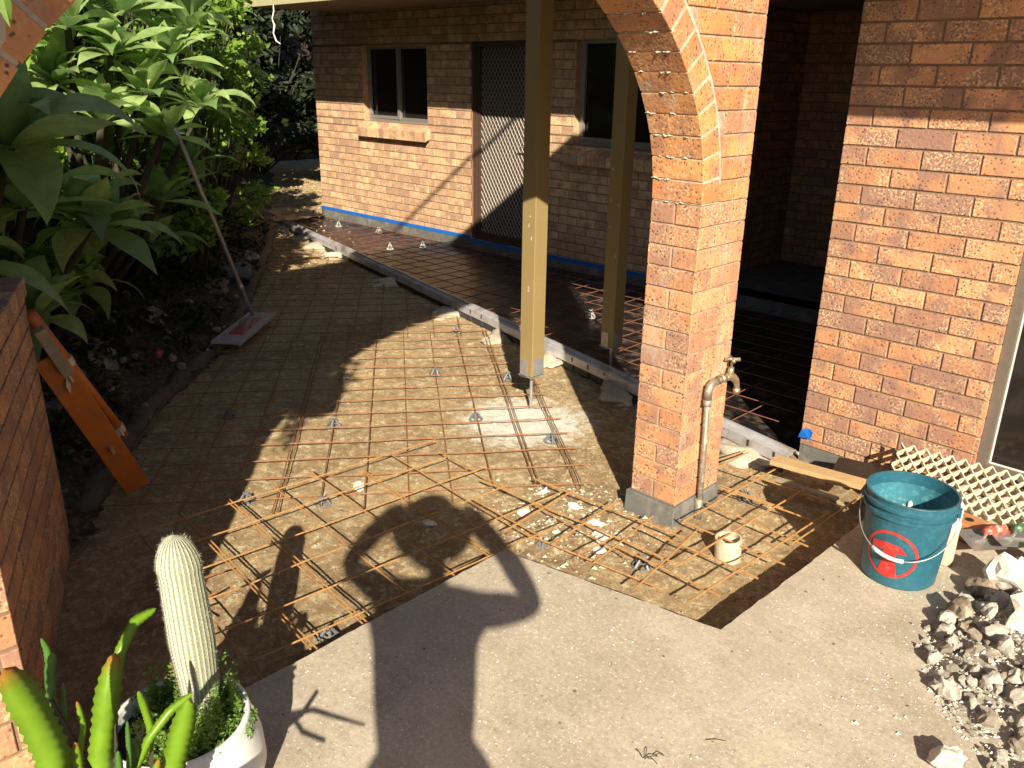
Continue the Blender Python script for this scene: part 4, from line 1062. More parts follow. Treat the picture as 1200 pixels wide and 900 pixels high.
for f_ in (.34, .93):
    mb = MB()
    p = ta.lerp(tb, f_); qy = a.lerp(b, min(1, f_*.78-.08 if f_ < .5 else .66)); m_ = (p+qy)/2
    mb.obox(m_+nn2*.012, (qy-p).normalized(), ax, nn2, (qy-p).length/2+.012, .020, .012)
    mb.tube([m_-ax*.03+nn2*.02, m_+ax*.03+nn2*.03], .009, 8); mb.tube([p+nn2*.02-ax*.022, p+nn2*.034+ax*.03], .008, 8)
    mb.tube([p-ax*.02+nn2*.0, p+ax*.02], .030, 10)
    mb.build('clamp', 'galv', t, bevel=.002)

# ------------------------------------------------------------------ plants
def blade(mb, base, dirh, L_, W_, droop, rise, n_=9, fold=.25, tipcol=False, twist=0., serr=0.):
    """one leaf: starts at base, goes out along dirh rising then drooping; folded along the midrib"""
    dirh = Vector(dirh).normalized(); side = Vector((-dirh.y, dirh.x, 0))
    pts = []; ang = rise; p = Vector(base); st = L_/n_
    V = []; tips = []
    for i in range(n_+1):
        f_ = i/n_
        w_ = W_*.5*(math.sin(math.pi*min(1, f_*.92+.06))**.75)*(1 if f_ < .6 else (1-f_)/.4*.75+.25)
        if i == n_: w_ = .001
        if serr: w_ *= 1+serr*(1 if i % 2 else -1)
        d3 = dirh*math.cos(ang)+Vector((0, 0, 1))*math.sin(ang); nrm = -dirh*math.sin(ang)+Vector((0, 0, 1))*math.cos(ang)
        sd_ = side*math.cos(twist*f_)+nrm*math.sin(twist*f_)
        V += [p+sd_*w_+nrm*w_*fold, p, p-sd_*w_+nrm*w_*fold]; tips += [max(0, (f_-.82)/.18) if tipcol else 0]*3
        p = p+d3*st; ang -= droop/n_*(.4+1.2*f_)
    mb.add(V, [(3*i+j, 3*i+j+1, 3*i+4+j, 3*i+3+j) for i in range(n_) for j in (0, 1)], 0, tips if tipcol else None)
    return p
def agave(loc, n_, L_, W_, seed, label, stem_to=None, spread=1.5):
    rr = random.Random(seed); base = Vector(loc)
    g = stem_to or (loc[0]+rr.uniform(-.2, 0), loc[1]-rr.uniform(.1, .3), PIT+.2)
    t = empty('agave_plant', g); tag(t, label, 'agave', 'broad leaved agaves crowding the garden bank')
    s_ = MB(); m_ = (Vector(g)+base)/2+Vector((.05, .03, 0)); s_.tube([g, m_, base], [.024, .021, .02], 8); s_.build('stem', 'stem_brown', t, smooth=True)
    mb = MB()
    for i in range(n_):
        f_ = i/n_; a = i*2.399963+rr.uniform(-.2, .2); rise = R(88-f_*95)+rr.uniform(-.1, .1)
        blade(mb, base+Vector((math.cos(a)*.025, math.sin(a)*.025, .03-.06*f_)), (math.cos(a), math.sin(a), 0), L_*rr.uniform(.55, 1.12)*(.65+.4*min(1, f_*2)), W_*rr.uniform(.9, 1.45), rr.uniform(.2, 1.5)*spread, rise, fold=rr.uniform(.1, .4), twist=rr.uniform(-.9, .9), tipcol=rr.random() < .35)
    c = mb.build('leaves', 'agave_leaf', t, smooth=True); return t
AG = [((-4.15, 1.12, 1.42), 22, .62, .16, 'largest dark agave in the shade beside the low wall'), ((-4.75, 1.60, .95), 22, .50, .12, 'shaded agave low over the kerb with hanging leaves'),
      ((-4.35, 1.15, .62), 18, .44, .11, 'drooping dark agave near the soil'), ((-6.0, 2.75, 1.10), 18, .36, .09, 'dull green agave behind the float pole'), ((-3.95, .75, 1.0), 18, .5, .13, 'dark agave rising just behind the low wall'),
      ((-5.2, 1.85, .85), 20, .44, .11, 'dark agave under the sunlit clump'), ((-4.6, 1.25, 1.1), 20, .46, .12, 'dark agave behind the largest one'), ((-5.5, 2.3, .95), 18, .38, .10, 'dark agave left of the float pole'),
      ((-5.05, 1.5, .55), 16, .40, .10, 'low agave half hidden in the deepest shade'), ((-5.9, 2.35, .6), 16, .40, .09, 'low dark agave at the foot of the shrubs'),
      ((-5.4, 1.86, 1.96), 20, .36, .105, 'sunlit agave nearest the arch at the top left'), ((-5.5, 1.78, 1.66), 20, .38, .11, 'sunlit agave low at the left edge of the lit clump'), ((-5.4, 2.08, 1.83), 20, .34, .10, 'bright agave in the middle of the top left clump'),
      ((-5.35, 2.23, 1.60), 20, .32, .10, 'bright agave just above the shade line'), ((-5.5, 2.45, 1.79), 20, .32, .09, 'pale sunlit agave over the head of the float pole'), ((-5.4, 2.60, 1.52), 20, .32, .09, 'small pale agave right of the pole top'),
      ((-5.3, 1.93, 1.45), 18, .34, .10, 'half lit agave at the shade line'), ((-5.6, 2.25, 2.06), 20, .34, .10, 'sunlit agave touching the top edge of the photo'), ((-5.7, 2.72, 2.0), 20, .34, .09, 'sunlit agave between the clump and the leafy shrubs'),
      ((-5.3, 2.28, 1.36), 18, .30, .09, 'agave whose tips catch the sun beside the pole'), ((-5.9, 2.0, 2.15), 20, .36, .10, 'highest agave of the lit clump')]
for i, (l, n_, L_, W_, lab) in enumerate(AG): agave(l, n_, L_, W_, 900+i, lab, stem_to=(l[0]-.35, border_y(l[0])-.75, PIT+.3))
def leafcloud(mb, c, rad_, n_, size, rr, squash=(1, 1, 1), hang=0.):
    for _ in range(n_):
        while True:
            p = Vector((rr.uniform(-1, 1), rr.uniform(-1, 1), rr.uniform(-1, 1)))
            if .25 < p.length < 1: break
        p = Vector((p.x*rad_*squash[0], p.y*rad_*squash[1], p.z*rad_*squash[2]))+Vector(c)
        d1 = Vector((rr.gauss(0, 1), rr.gauss(0, 1), rr.gauss(0, .6)-hang)).normalized(); d2 = d1.cross(Vector((rr.gauss(0, 1), rr.gauss(0, 1), rr.gauss(0, 1)))).normalized(); nrm = d1.cross(d2)
        s_ = size*rr.uniform(.6, 1.3)
        mb.add([p, p+d1*s_*.4+d2*s_*.28+nrm*s_*.06, p+d1*s_, p+d1*s_*.4-d2*s_*.28+nrm*s_*.06], [(0, 1, 2), (0, 2, 3)])
def shrub(loc, R_, H_, nclump, nleaf, size, seed, mat, label, group='leafy shrubs along the garden bank', name='leafy_shrub', hang=.2):
    rr = random.Random(seed); t = empty(name, loc); tag(t, label, 'shrub', group)
    s_ = MB(); mb = MB(); base = Vector(loc)
    for i in range(nclump):
        a = rr.uniform(0, 6.28); rd = R_*rr.random()**.5; c = base+Vector((math.cos(a)*rd, math.sin(a)*rd, H_*(.15+.85*rr.random())))
        s_.tube([base+Vector((rr.uniform(-.05, .05), rr.uniform(-.05, .05), 0)), base.lerp(c, .5)+Vector((rr.uniform(-.1, .1), rr.uniform(-.1, .1), .1)), c], [.018, .012, .005], 5)
        leafcloud(mb, c, rr.uniform(.16, .34)*max(.6, R_), nleaf, size, rr, (1, 1, .8), hang)
    s_.build('stems', 'stem_brown', t); mb.build('foliage', mat, t); return t
SH = [((-6.7, 3.0, 0), .55, 2.5, 34, 120, .075, 'bushy light green shrub behind the float pole'), ((-7.6, 3.6, 0), .6, 2.7, 36, 120, .075, 'small leaved shrub between the agaves and the dark corner'),
      ((-8.6, 4.1, 0), .6, 2.4, 34, 110, .075, 'shrub at the right end of the greenery reaching over the path'), ((-6.3, 2.2, 0), .6, 3.0, 36, 120, .08, 'tall shrub standing at the back of the agaves'),
      ((-7.4, 2.6, 0), .8, 3.2, 40, 120, .08, 'tallest shrub at the back of the bank'), ((-5.3, 1.0, 0), .7, 2.9, 40, 120, .08, 'dark shrub behind the top left agaves')]
for i, (l, R_, H_, nc, nl, s_, lab) in enumerate(SH): shrub(l, R_, H_, nc, nl, s_, 1200+i, 'shrub_leaf', lab)
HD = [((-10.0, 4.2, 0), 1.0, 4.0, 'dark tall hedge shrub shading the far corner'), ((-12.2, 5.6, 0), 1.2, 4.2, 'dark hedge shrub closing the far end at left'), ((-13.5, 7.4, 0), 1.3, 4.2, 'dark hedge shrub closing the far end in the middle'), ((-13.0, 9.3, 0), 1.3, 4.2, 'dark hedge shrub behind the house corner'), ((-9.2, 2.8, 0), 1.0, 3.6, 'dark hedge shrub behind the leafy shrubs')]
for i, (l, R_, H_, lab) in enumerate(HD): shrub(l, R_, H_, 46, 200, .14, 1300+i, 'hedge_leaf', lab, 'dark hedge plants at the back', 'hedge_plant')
# low creeping cover along the bank
def bank_h(x, y):
    d_ = (border_y(x)-y)/1.2; return PIT+.02+.42*min(1, max(0, d_))**.8+.04*fbm(x, y, 3., 8.)+.02*fbm(x, y, 11., 8.)
mb = grid(-14, -3.3, -2.5, 8.2, .07, bank_h, lambda x, y: y < border_y(x)+.04)
o = mb.build('garden_bank', 'garden_soil', smooth=True); tag(o, kind='structure')
rr = random.Random(77); mb = MB()
for _ in range(260):
    x = rr.uniform(-9.5, -3.9); y = border_y(x)-rr.uniform(.1, 1.3)
    leafcloud(mb, (x, y, bank_h(x, y)+.05), rr.uniform(.08, .2), 22, .06, rr, (1, 1, .6), 0)
o = mb.build('ground_cover', 'hedge_leaf'); tag(o, 'low creeping plants covering the shaded bank', kind='stuff')
# kerb of rough concrete along the bank and rocks on it
mb = MB(); pts_ = []; rs_ = []
for i in range(150):
    x = -3.62-i*.04; pts_.append((x, border_y(x)-.02+.02*fbm(x, 0, 5.), PIT+.02+.015*fbm(x, 3, 7.))); rs_.append(.058+.022*fbm(x, 5, 9.))
mb.tube(pts_, rs_, 12)
o = mb.build('garden_kerb', 'kerb_mix', smooth=True); tag(o, 'rough low concrete kerb at the foot of the garden bank', 'kerb')
RK = [((-5.05, 1.62, .12), .12, 'rubble_dark', 'pale rock half buried left of the float'), ((-4.7, 1.35, .15), .10, 'rubble_dark', 'rock in the shade above the orange tube'), ((-6.9, 3.45, .02), .16, 'cement_render', 'grey boulder beside the far sunlit soil'),
      ((-6.5, 3.1, .04), .13, 'rubble_dark', 'rounded rock left of the grey boulder'), ((-4.35, 1.18, .12), .11, 'cement_render', 'greenish stone just past the orange tube'), ((-7.6, 3.95, .0), .10, 'rubble_dark', 'small rock at the far end of the kerb'),
      ((-5.6, 2.2, .16), .09, 'rubble_dark', 'small stone below the float pole'), ((-7.1, 3.62, -.02), .09, 'rubble', 'white stone touching the sunlit leaves')]
for i, (l, r_, mt, lab) in enumerate(RK): rock(l, r_, 2300+i, mt, lab, 'rock', s=(1.2, .9, .8), rot=i, group='rocks along the garden bank', name='garden_rock')
rr = random.Random(41)
mb = MB()
for _ in range(90):
    x = rr.uniform(-7.6, -3.8); y = border_y(x)-rr.random()*.9+.05; lump(mb, (x, y, bank_h(x, y)+.01), rr.uniform(.012, .045), rr.randrange(9999), 1, .8, .7, .4, 1)
o = mb.build('bank_pebbles', 'rubble_dark'); tag(o, 'pebbles and shell bits on the dark bank', kind='stuff')
# red cap on the bank
mb = MB(); mb.lathe([(0, 0), (.028, 0), (.030, .004), (.028, .03), (.012, .036), (0, .036)], (0, 0, 0), 20); o = mb.build('bottle_cap', 'pink_mag', smooth=True); o.location = (-5.15, 2.02, .03); o.rotation_euler = (R(50), 0, R(30)); tag(o, 'small bright red cap on the dark kerb', 'cap')
# fence behind the garden
t = empty('timber_fence', (-3.6, -1.0, 0)); tag(t, 'dark paling fence behind the garden bank', 'fence')
fa = Vector((-3.2, -.9, 0)); fb = Vector((-16, 6.4, 0)); fd = (fb-fa).normalized(); fn = Vector((-fd.y, fd.x, 0)); Lf = (fb-fa).length
mb = MB(); i = 0
while i*.105 < Lf:
    c = fa+fd*(i*.105)+fn*random.uniform(-.003, .003); mb.obox((c.x, c.y, 1.35), fd, fn, (0, 0, 1), .048, .008, 1.35+random.uniform(-.01, .01)); i += 1
mb.build('paling', 'fence_timber', t)
mb = MB()
for z in (.4, 2.2): c = (fa+fb)/2+fn*-.03; mb.obox((c.x, c.y, z), fd, fn, (0, 0, 1), Lf/2, .02, .04)
mb.build('fence_rail', 'fence_timber', t)
t = empty('timber_fence', (-16, 6.4, 0)); tag(t, 'dark paling fence closing the far end past the house corner', 'fence')
mb = MB()
for i in range(60): mb.box((-15.9, 6.0+i*.105, 0), (-15.88, 6.0+i*.105+.097, 2.9+random.uniform(-.02, .02)))
mb.build('paling', 'fence_timber', t)

for (xa_, ya_, xb_, yb_, lab) in ((-3.2, -7.5, 9.5, -7.5, 'dark paling fence added far behind the camera to block low sky'), (9.5, -7.5, 9.5, 4.0, 'dark paling fence added at the side, out of view, to block low sky')):  # unseen fences added to keep low sky light off the porch
    t = empty('timber_fence', (xa_, ya_, 0)); tag(t, lab, 'fence'); fa = Vector((xa_, ya_, 0)); fb = Vector((xb_, yb_, 0)); fd = (fb-fa).normalized(); Lf = (fb-fa).length; mb = MB()
    for i in range(int(Lf/.105)): c = fa+fd*(i*.105+.05); mb.obox((c.x, c.y, .9), fd, (-fd.y, fd.x, 0), (0, 0, 1), .048, .008, .95)
    mb.build('paling', 'fence_timber', t)

# dead vine string hanging from the fascia
mb = MB(); mb.tube([(-8.84, 5.19, 2.41), (-8.83, 5.185, 2.34), (-8.87, 5.18, 2.27), (-8.83, 5.18, 2.20), (-8.85, 5.17, 2.12), (-8.80, 5.17, 2.04), (-8.72, 5.17, 2.01)], [.004, .009, .006, .012, .008, .010, .004], 6)
o = mb.build('dry_vine', 'white_soft', smooth=True); tag(o, 'pale dry tendril hanging from the porch fascia', 'tendril')

# ------------------------------------------------------------------ hanging basket by the arch
HB = Vector((-1.39, .265, 1.745))
t = empty('hanging_basket', tuple(HB)); tag(t, 'pale hanging pot at the top left corner in front of the arch', 'hanging pot')
mb = MB(); mb.lathe([(0, 0), (.105, 0), (.125, .02), (.14, .18), (.148, .185), (.148, .21), (.136, .21), (.13, .17), (0, .165)], HB, 40); mb.build('pot', 'basket_grey', t, smooth=True)
mb = MB()
for a in (0, 2.1, 4.2): mb.tube([HB+Vector((.14*math.cos(a), .14*math.sin(a), .2)), HB+Vector((0, 0, .75))], .0015, 5)
mb.tube([HB+Vector((0, 0, .75)), HB+Vector((0, 0, .80)), HB+Vector((-.37, 0, .80))], .006, 6); mb.build('hanger', 'galv', t)
mb = MB(); rr = random.Random(3)
leafcloud(mb, HB+Vector((0, -.03, .30)), .20, 420, .06, rr, (1, .95, .8)); leafcloud(mb, HB+Vector((.03, .0, .42)), .17, 260, .06, rr)  # leaf mass above the pot thickened to shade the arch haunch
for q_ in range(9):
    a = rr.uniform(2.6, 5.6); p = HB+Vector((.13*math.cos(a), .13*math.sin(a), .2))
    for j in range(10): leafcloud(mb, p+Vector((0, 0, -.05*j*(.6+.06*q_))), .03, 4, .04, rr, hang=1)
mb.build('foliage', 'dark_stem_leaf', t)
mb = MB(); blade(mb, on_x(2, -10, -1.25), (0, .15, -1), .001, .001, 0, 0); 
mb = MB(); p_ = on_x(2, 2, -1.27); V = []
for i in range(7):
    f_ = i/6; w_ = .009*math.sin(math.pi*min(1, f_*.9+.1)); z = p_.z-.0+(.03-.06*f_); V += [(p_.x, p_.y-w_+.004*f_, z), (p_.x+.003, p_.y+.004*f_, z), (p_.x, p_.y+w_+.004*f_, z)]
mb.add(V, [(3*i+j, 3*i+j+1, 3*i+4+j, 3*i+3+j) for i in range(6) for j in (0, 1)]); mb.tube([(p_.x, p_.y, p_.z+.03), (p_.x-.01, p_.y-.03, HB.z+.2)], .002, 5)
mb.build('leaf', 'tiny_leaf', t)

# ------------------------------------------------------------------ cactus pot in front
PC = Vector((-1.65, .575, 0))
t = empty('potted_cactus', tuple(PC)); tag(t, 'white woolly column cactus in a white pot at the front left', 'potted cactus')
mb = MB(); mb.lathe([(0, 0), (.12, 0), (.13, .01), (.165, .07), (.186, .15), (.183, .21), (.168, .265), (.160, .29), (.160, .30), (.150, .303), (.145, .295), (.145, .26)], PC+Vector((0, 0, .003)), 64); pot = mb.build('pot', 'white_pot', t, smooth=True)
mb = MB(); mb.lathe([(.147, .26), (.08, .272), (0, .275)], PC, 40); mb.build('soil', 'potting_mix', pot)
mb = MB(); n_ = 78; prof = []
Hc = .455
for i in range(45):
    f_ = i/44; z = f_*Hc; r_ = .038+.014*min(1, f_/.45)
    if f_ > .82: r_ *= math.sqrt(max(0, 1-((f_-.82)/.18)**2))*.97+.0
    if f_ > .35 and f_ < .82: r_ -= .004*(f_-.35)/.47
    prof.append((max(r_, .0005), z))
o0 = len(mb.v); mb.lathe(prof, (0, 0, 0), n_, 0, uv=True)
bx_, by_ = PC.x-.015, PC.y+.065
for i in range(o0, len(mb.v)):
    x, y, z = mb.v[i]; a = math.atan2(y, x); rb = 1+.045*math.cos(a*26); f_ = z/Hc
    mb.v[i] = (x*rb+bx_-.085*f_**1.15, y*rb+by_+.02*f_**1.1, z+.262)
cc = mb.build('cactus_stem', 'cactus_skin', t, smooth=True)
# fine white spines for the woolly outline
rr = random.Random(9); mb = MB()
for _ in range(2200):
    f_ = rr.random()**.9; a = rr.uniform(0, 6.283); idx = min(43, int(f_*44)); r_ = prof[idx][0]; z = prof[idx][1]; f2 = z/Hc
    p = Vector((r_*math.cos(a)+bx_-.085*f2**1.15, r_*math.sin(a)+by_+.02*f2**1.1, z+.262)); d_ = Vector((math.cos(a)+rr.gauss(0, .5), math.sin(a)+rr.gauss(0, .5), rr.gauss(0, .6)+(.8 if f_ > .9 else 0))).normalized()
    l_ = rr.uniform(.004, .011); s_ = d_.cross(Vector((rr.gauss(0, 1), rr.gauss(0, 1), 1))).normalized()*.00032
    mb.add([p-s_, p+s_, p+d_*l_], [(0, 1, 2)])
mb.build('spines', 'spine_grey', cc)
# small creeping succulent round the rim
rr = random.Random(12); mb = MB()
for _ in range(420):
    a = rr.uniform(-1.2, 3.6); rd = rr.uniform(.06, .145); p = PC+Vector((rd*math.cos(a), rd*math.sin(a), .275+rr.random()*.05))
    leafcloud(mb, p, .016, 9, .011, rr, (1, 1, 1.2))
for _ in range(46):
    a = rr.uniform(-1.4, 3.6); rd = rr.uniform(.07, .150); p = PC+Vector((rd*math.cos(a), rd*math.sin(a), .28)); hgt = rr.uniform(.05, .13)
    for j in range(12): leafcloud(mb, p+Vector((rr.gauss(0, .004), rr.gauss(0, .004), hgt*j/12)), .009, 5, .011, rr)
for _ in range(7):
    a = rr.uniform(.6, 1.5); p = PC+Vector((.163*math.cos(a), .163*math.sin(a), .29)); ln = rr.uniform(.01, .05)
    for j in range(8): leafcloud(mb, p-Vector((0, 0, ln*j/8)), .009, 5, .012, rr)
mb.build('creeping_succulent', 'tiny_leaf', t)

# ------------------------------------------------------------------ leaf cactus (flat toothed stems), pot below the frame
QC = Vector((-1.36, .36, 0))
t = empty('potted_orchid_cactus', tuple(QC)); tag(t, 'orchid cactus with flat lime green toothed stems in the bottom left corner', 'potted plant')
mb = MB(); mb.lathe([(0, 0), (.10, 0), (.12, .15), (.14, .26), (.145, .28), (.135, .28), (.13, .25), (0, .25)], QC+Vector((0, 0, .003)), 40); mb.build('pot', 'terracotta', t, smooth=True)
def stem_strip(pts2, wid, xpl, tip=True, mat_tip=True):
    """flat stem with a thick midrib and toothed edge through the given points"""
    P = [on_x(u, v, xx) for (u, v, xx) in pts2]
    # resample
    N_ = 34; out_ = []
    seg = [0]
    for a, b in zip(P, P[1:]): seg.append(seg[-1]+(b-a).length)
    for i in range(N_+1):
        s_ = seg[-1]*i/N_
        for k_ in range(len(P)-1):
            if seg[k_+1] >= s_-1e-9: f_ = (s_-seg[k_])/(seg[k_+1]-seg[k_]); 
            else: continue
            p_1 = P[k_].lerp(P[k_+1], f_); break
        out_.append(p_1)
    for _ in range(2): out_ = [out_[0]]+[(out_[i-1]+out_[i]*2+out_[i+1])/4 for i in range(1, N_)]+[out_[-1]]
    V = []; tips = []
    for i, p in enumerate(out_):
        f_ = i/N_; tg = (out_[min(N_, i+1)]-out_[max(0, i-1)]).normalized(); tov = (CAM-p).normalized(); tov = (tov+Vector((.3, .1, .4))).normalized(); sd_ = tg.cross(tov).normalized(); nr = sd_.cross(tg)
        w_ = wid*.5*min(1, .35+f_*2.2)*(1 if f_ < .75 else math.sqrt(max(0, 1-((f_-.75)/.25)**2))*.999+.001); w_ *= 1+(.10 if i % 2 else -.08)*random.uniform(.6, 1.3)
        V += [p+sd_*w_+nr*w_*.10, p+nr*.0004, p-sd_*w_+nr*w_*.10, p-nr*.0022]; tips += [max(0, (f_-.85)/.15)**1.3 if tip else 0]*4
    return V, [(4*i+j, 4*i+(j+1) % 4, 4*i+4+(j+1) % 4, 4*i+4+j) for i in range(N_) for j in range(4)], tips
ST = [([(75, 960, -1.36), (60, 880, -1.36), (35, 830, -1.36), (5, 783, -1.34)], .056, 1), ([(115, 960, -1.60), (118, 890, -1.62), (125, 820, -1.64), (135, 765, -1.66)], .052, 1),
      ([(195, 970, -1.34), (200, 910, -1.34), (212, 860, -1.34), (222, 820, -1.34)], .046, 0), ([(136, 810, -1.68), (140, 765, -1.70), (158, 728, -1.72), (183, 713, -1.73)], .024, 0),
      ([(150, 920, -1.4), (175, 865, -1.4), (200, 832, -1.4), (226, 812, -1.4)], .018, 0), ([(178, 880, -1.42), (176, 850, -1.42), (168, 825, -1.42), (162, 810, -1.42)], .016, 0),
      ([(70, 900, -1.42), (62, 840, -1.44), (58, 805, -1.45)], .022, 0), ([(62, 850, -1.44), (60, 790, -1.45), (55, 760, -1.46), (48, 748, -1.46)], .014, 0),
      ([(72, 880, -1.44), (76, 840, -1.45), (74, 800, -1.46)], .008, 0), ([(92, 900, -1.40), (98, 850, -1.41), (90, 822, -1.41)], .011, 1), ([(85, 960, -1.36), (92, 900, -1.37), (88, 870, -1.37)], .020, 1),
      ([(140, 960, -1.36), (142, 920, -1.36), (138, 880, -1.36)], .014, 1), ([(150, 930, -1.38), (152, 890, -1.38), (149, 845, -1.38)], .010, 1), ([(150, 910, -1.40), (158, 880, -1.40), (155, 865, -1.40)], .020, 0),
      ([(180, 960, -1.33), (178, 920, -1.33), (186, 890, -1.33)], .018, 1), ([(60, 820, -1.44), (58, 785, -1.45), (62, 765, -1.45)], .018, 0)]
for i, (pp, wd, tp_) in enumerate(ST):
    mb = MB(); V, Fs, tips = stem_strip(pp, wd, 0, bool(tp_)); mb.add(V, Fs, 0, tips); mb.build('flat_stem', 'orchid_leaf' if i in (0, 1, 2, 3, 4, 5, 9, 10, 14) else 'dark_stem_leaf', t, smooth=True)
for pl in (((-1.36, .40, .26), (-1.22, .34, .42), (-1.10, .36, .50), (-1.05, .40, .515), (-.98, .44, .51), (-.93, .50, .49)), ((-1.34, .38, .26), (-1.15, .30, .45), (-1.09, .36, .50), (-1.03, .36, .49), (-1.00, .42, .46)), ((-1.33, .36, .26), (-1.18, .32, .40), (-1.12, .42, .47), (-1.13, .47, .50))):
    mb = MB(); mb.tube(pl, [.008, .008, .007, .006, .005, .003][:len(pl)], 6); mb.build('wiry_stem', 'dark_stem_leaf', t, smooth=True)
mb = MB()
for (pp, wd, tp_) in ST:
    q0 = on_x(*pp[0]); mb.tube([QC+Vector((random.uniform(-.04, .04), random.uniform(-.04, .04), .24)), q0], .004, 5)
mb.build('stem_base', 'stem_brown', t)

# ------------------------------------------------------------------ the person taking the picture (only the shadow falls in view)
hD = Vector((SUN.x, SUN.y, 0)).normalized(); rR = Vector((hD.y, -hD.x, 0))
def PP(lat, dep, z): return Vector((0, 0, 0))-hD*dep+rR*lat+Vector((0, 0, z))
def skin_mesh(name, verts, edges, radii, mat, parent, root=0, sub=2):
    me = bpy.data.meshes.new(name); off = Vector(OFF[parent.name]); me.from_pydata([tuple(Vector(v_)-off) for v_ in verts], edges, [])
    me.materials.append(M[mat]); o = bpy.data.objects.new(name, me); COL.objects.link(o)
    o.modifiers.new('Skin', 'SKIN'); o.modifiers['Skin'].use_smooth_shade = True
    for i, r_ in enumerate(radii): me.skin_vertices[0].data[i].radius = r_ if isinstance(r_, tuple) else (r_, r_)
    me.skin_vertices[0].data[root].use_root = True
    s_ = o.modifiers.new('Sub', 'SUBSURF'); s_.levels = sub; s_.render_levels = sub
    o.parent = parent; OFF[o.name] = tuple(off); return o
ps = empty('person', tuple(PP(-.03, .30, 0))); tag(ps, 'person standing with both arms raised holding a phone, casting the long shadow', 'person')
V = []; E_ = []; Rd = []
def vtx(p, r_): V.append(p); Rd.append(r_); return len(V)-1
def chain(first, lst):
    prev = first
    for p, r_ in lst:
        i = vtx(p, r_); E_.append((prev, i)); prev = i
    return prev
pel = vtx(PP(-.03, .30, .98), (.15, .11))
ch_ = chain(pel, [(PP(-.03, .30, 1.12), (.135, .105)), (PP(-.035, .29, 1.28), (.130, .10)), (PP(-.035, .28, 1.42), (.135, .11))])
nk = chain(ch_, [(PP(-.025, .27, 1.55), (.075, .07)), (PP(-.01, .25, 1.63), (.052, .055))])
hd = chain(nk, [(PP(0, .225, 1.70), (.062, .075)), (PP(.0, .225, 1.78), (.078, .095)), (PP(.0, .23, 1.87), (.080, .098)), (PP(.0, .235, 1.92), (.06, .07))])
hl_ = chain(ch_, [(PP(-.15, .26, 1.535), .066), (PP(-.25, .19, 1.545), .054), (PP(-.350, .125, 1.59), .045), (PP(-.26, .085, 1.70), .046), (PP(-.165, .055, 1.765), .062), (PP(-.115, .04, 1.77), (.06, .05))])
hr_ = chain(ch_, [(PP(.085, .25, 1.50), .066), (PP(.20, .20, 1.46), .056), (PP(.345, .15, 1.445), .046), (PP(.27, .09, 1.61), .046), (PP(.165, .055, 1.745), .056), (PP(.115, .04, 1.76), (.06, .05))])
for s_ in (-1, 1):
    chain(pel, [(PP(-.03+s_*.09, .30, .88), .092), (PP(-.03+s_*.10, .29, .50), .062), (PP(-.03+s_*.105, .31, .28), .056), (PP(-.03+s_*.11, .33, .09), .042), (PP(-.03+s_*.12, .26, .045), (.045, .035)), (PP(-.03+s_*.13, .16, .035), (.04, .025))])
body = skin_mesh('body', V, E_, Rd, 'skin', ps, pel)
# fingers wrapped round the phone edges
for s_, z0, cx_ in ((-1, 1.785, -.125), (1, 1.755, .125)):
    for i in range(4):
        z = z0+.03-.019*i; L_ = (.95, 1., .95, .8)[i]
        fv = [PP(cx_, .03, z0+.01-.006*i), PP(cx_-s_*.028*L_, .034, z), PP(cx_-s_*.050*L_, .030, z-.002), PP(cx_-s_*.066*L_, .020, z-.003)]
        skin_mesh('finger', fv, [(0, 1), (1, 2), (2, 3)], [.0095, .009, .0082, .007], 'skin', ps, 0, 1)
    tv = [PP(cx_+s_*.004, .035, z0-.02), PP(cx_-s_*.02, .040, z0-.035), PP(cx_-s_*.048, .034, z0-.030), PP(cx_-s_*.062, .028, z0-.022)]
    skin_mesh('thumb', tv, [(0, 1), (1, 2), (2, 3)], [.012, .011, .0095, .008], 'skin', ps, 0, 1)
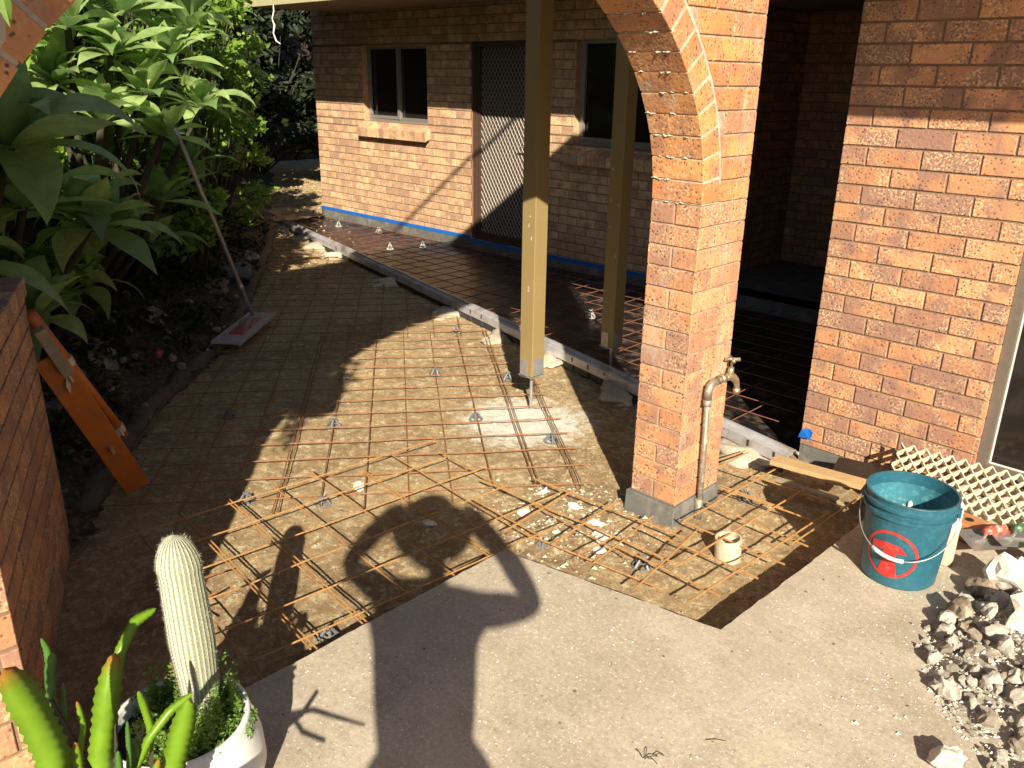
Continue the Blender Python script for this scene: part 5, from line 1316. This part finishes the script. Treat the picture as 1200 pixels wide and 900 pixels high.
# shirt and trousers as loose shells, hair
V2 = [PP(-.03, .30, .86), PP(-.03, .30, 1.0), PP(-.035, .30, 1.15), PP(-.037, .29, 1.30), PP(-.037, .28, 1.43), PP(-.03, .27, 1.53), PP(-.16, .25, 1.52), PP(-.24, .20, 1.535), PP(.10, .25, 1.495), PP(.19, .205, 1.46)]
skin_mesh('shirt', V2, [(0, 1), (1, 2), (2, 3), (3, 4), (4, 5), (4, 6), (6, 7), (4, 8), (8, 9)], [(.29, .19), (.25, .165), (.175, .13), (.142, .115), (.145, .12), (.075, .075), .075, .064, .075, .064], 'shirt_cloth', ps, 3)
for s_ in (-1, 1):
    vv_ = [PP(-.03+s_*.06, .30, .95), PP(-.03+s_*.09, .30, .80), PP(-.03+s_*.10, .29, .50), PP(-.03+s_*.108, .32, .13)]
    skin_mesh('trouser_leg', vv_, [(0, 1), (1, 2), (2, 3)], [.115, .11, .082, .068], 'trouser_cloth', ps, 1)
mb = MB(); o0 = len(mb.v); lump(mb, PP(0, .245, 1.845), .130, 55, 1, .9, .88, .08, 3); lump(mb, PP(-.01, .245, 1.765), .165, 57, 1.05, 1.0, .50, .08, 3); lump(mb, PP(-.02, .275, 1.74), .085, 56, 1, 1, 1.2, .12, 3)
mb.build('hair', 'hair', ps, smooth=True)
# face
mb = MB()
for s_ in (-1, 1): lump(mb, PP(s_*.032, .132, 1.80), .012, 1, 1, 1, 1, 0, 2)
mb.build('eye', 'white_soft', ps, smooth=True)
mb = MB(); mb.tube([PP(0, .135, 1.81), PP(0, .118, 1.775), PP(0, .112, 1.762)], [.008, .011, .012], 8); mb.build('nose', 'skin', ps, smooth=True)
mb = MB(); mb.tube([PP(-.025, .138, 1.725), PP(0, .130, 1.722), PP(.025, .138, 1.725)], [.003, .007, .003], 8); mb.build('mouth', 'red_handle', ps, smooth=True)
# phone right behind the camera position
mb = MB(); c = PP(0, .022, 1.745)
cf = Vector((fw.x, fw.y, fw.z)); mb.obox(CAM-cf*.018, rt, up, cf, .078, .038, .004); o = mb.build('phone', 'plain_black', bevel=.003, origin=tuple(CAM)); tag(o, 'black phone held up in both hands', 'phone')
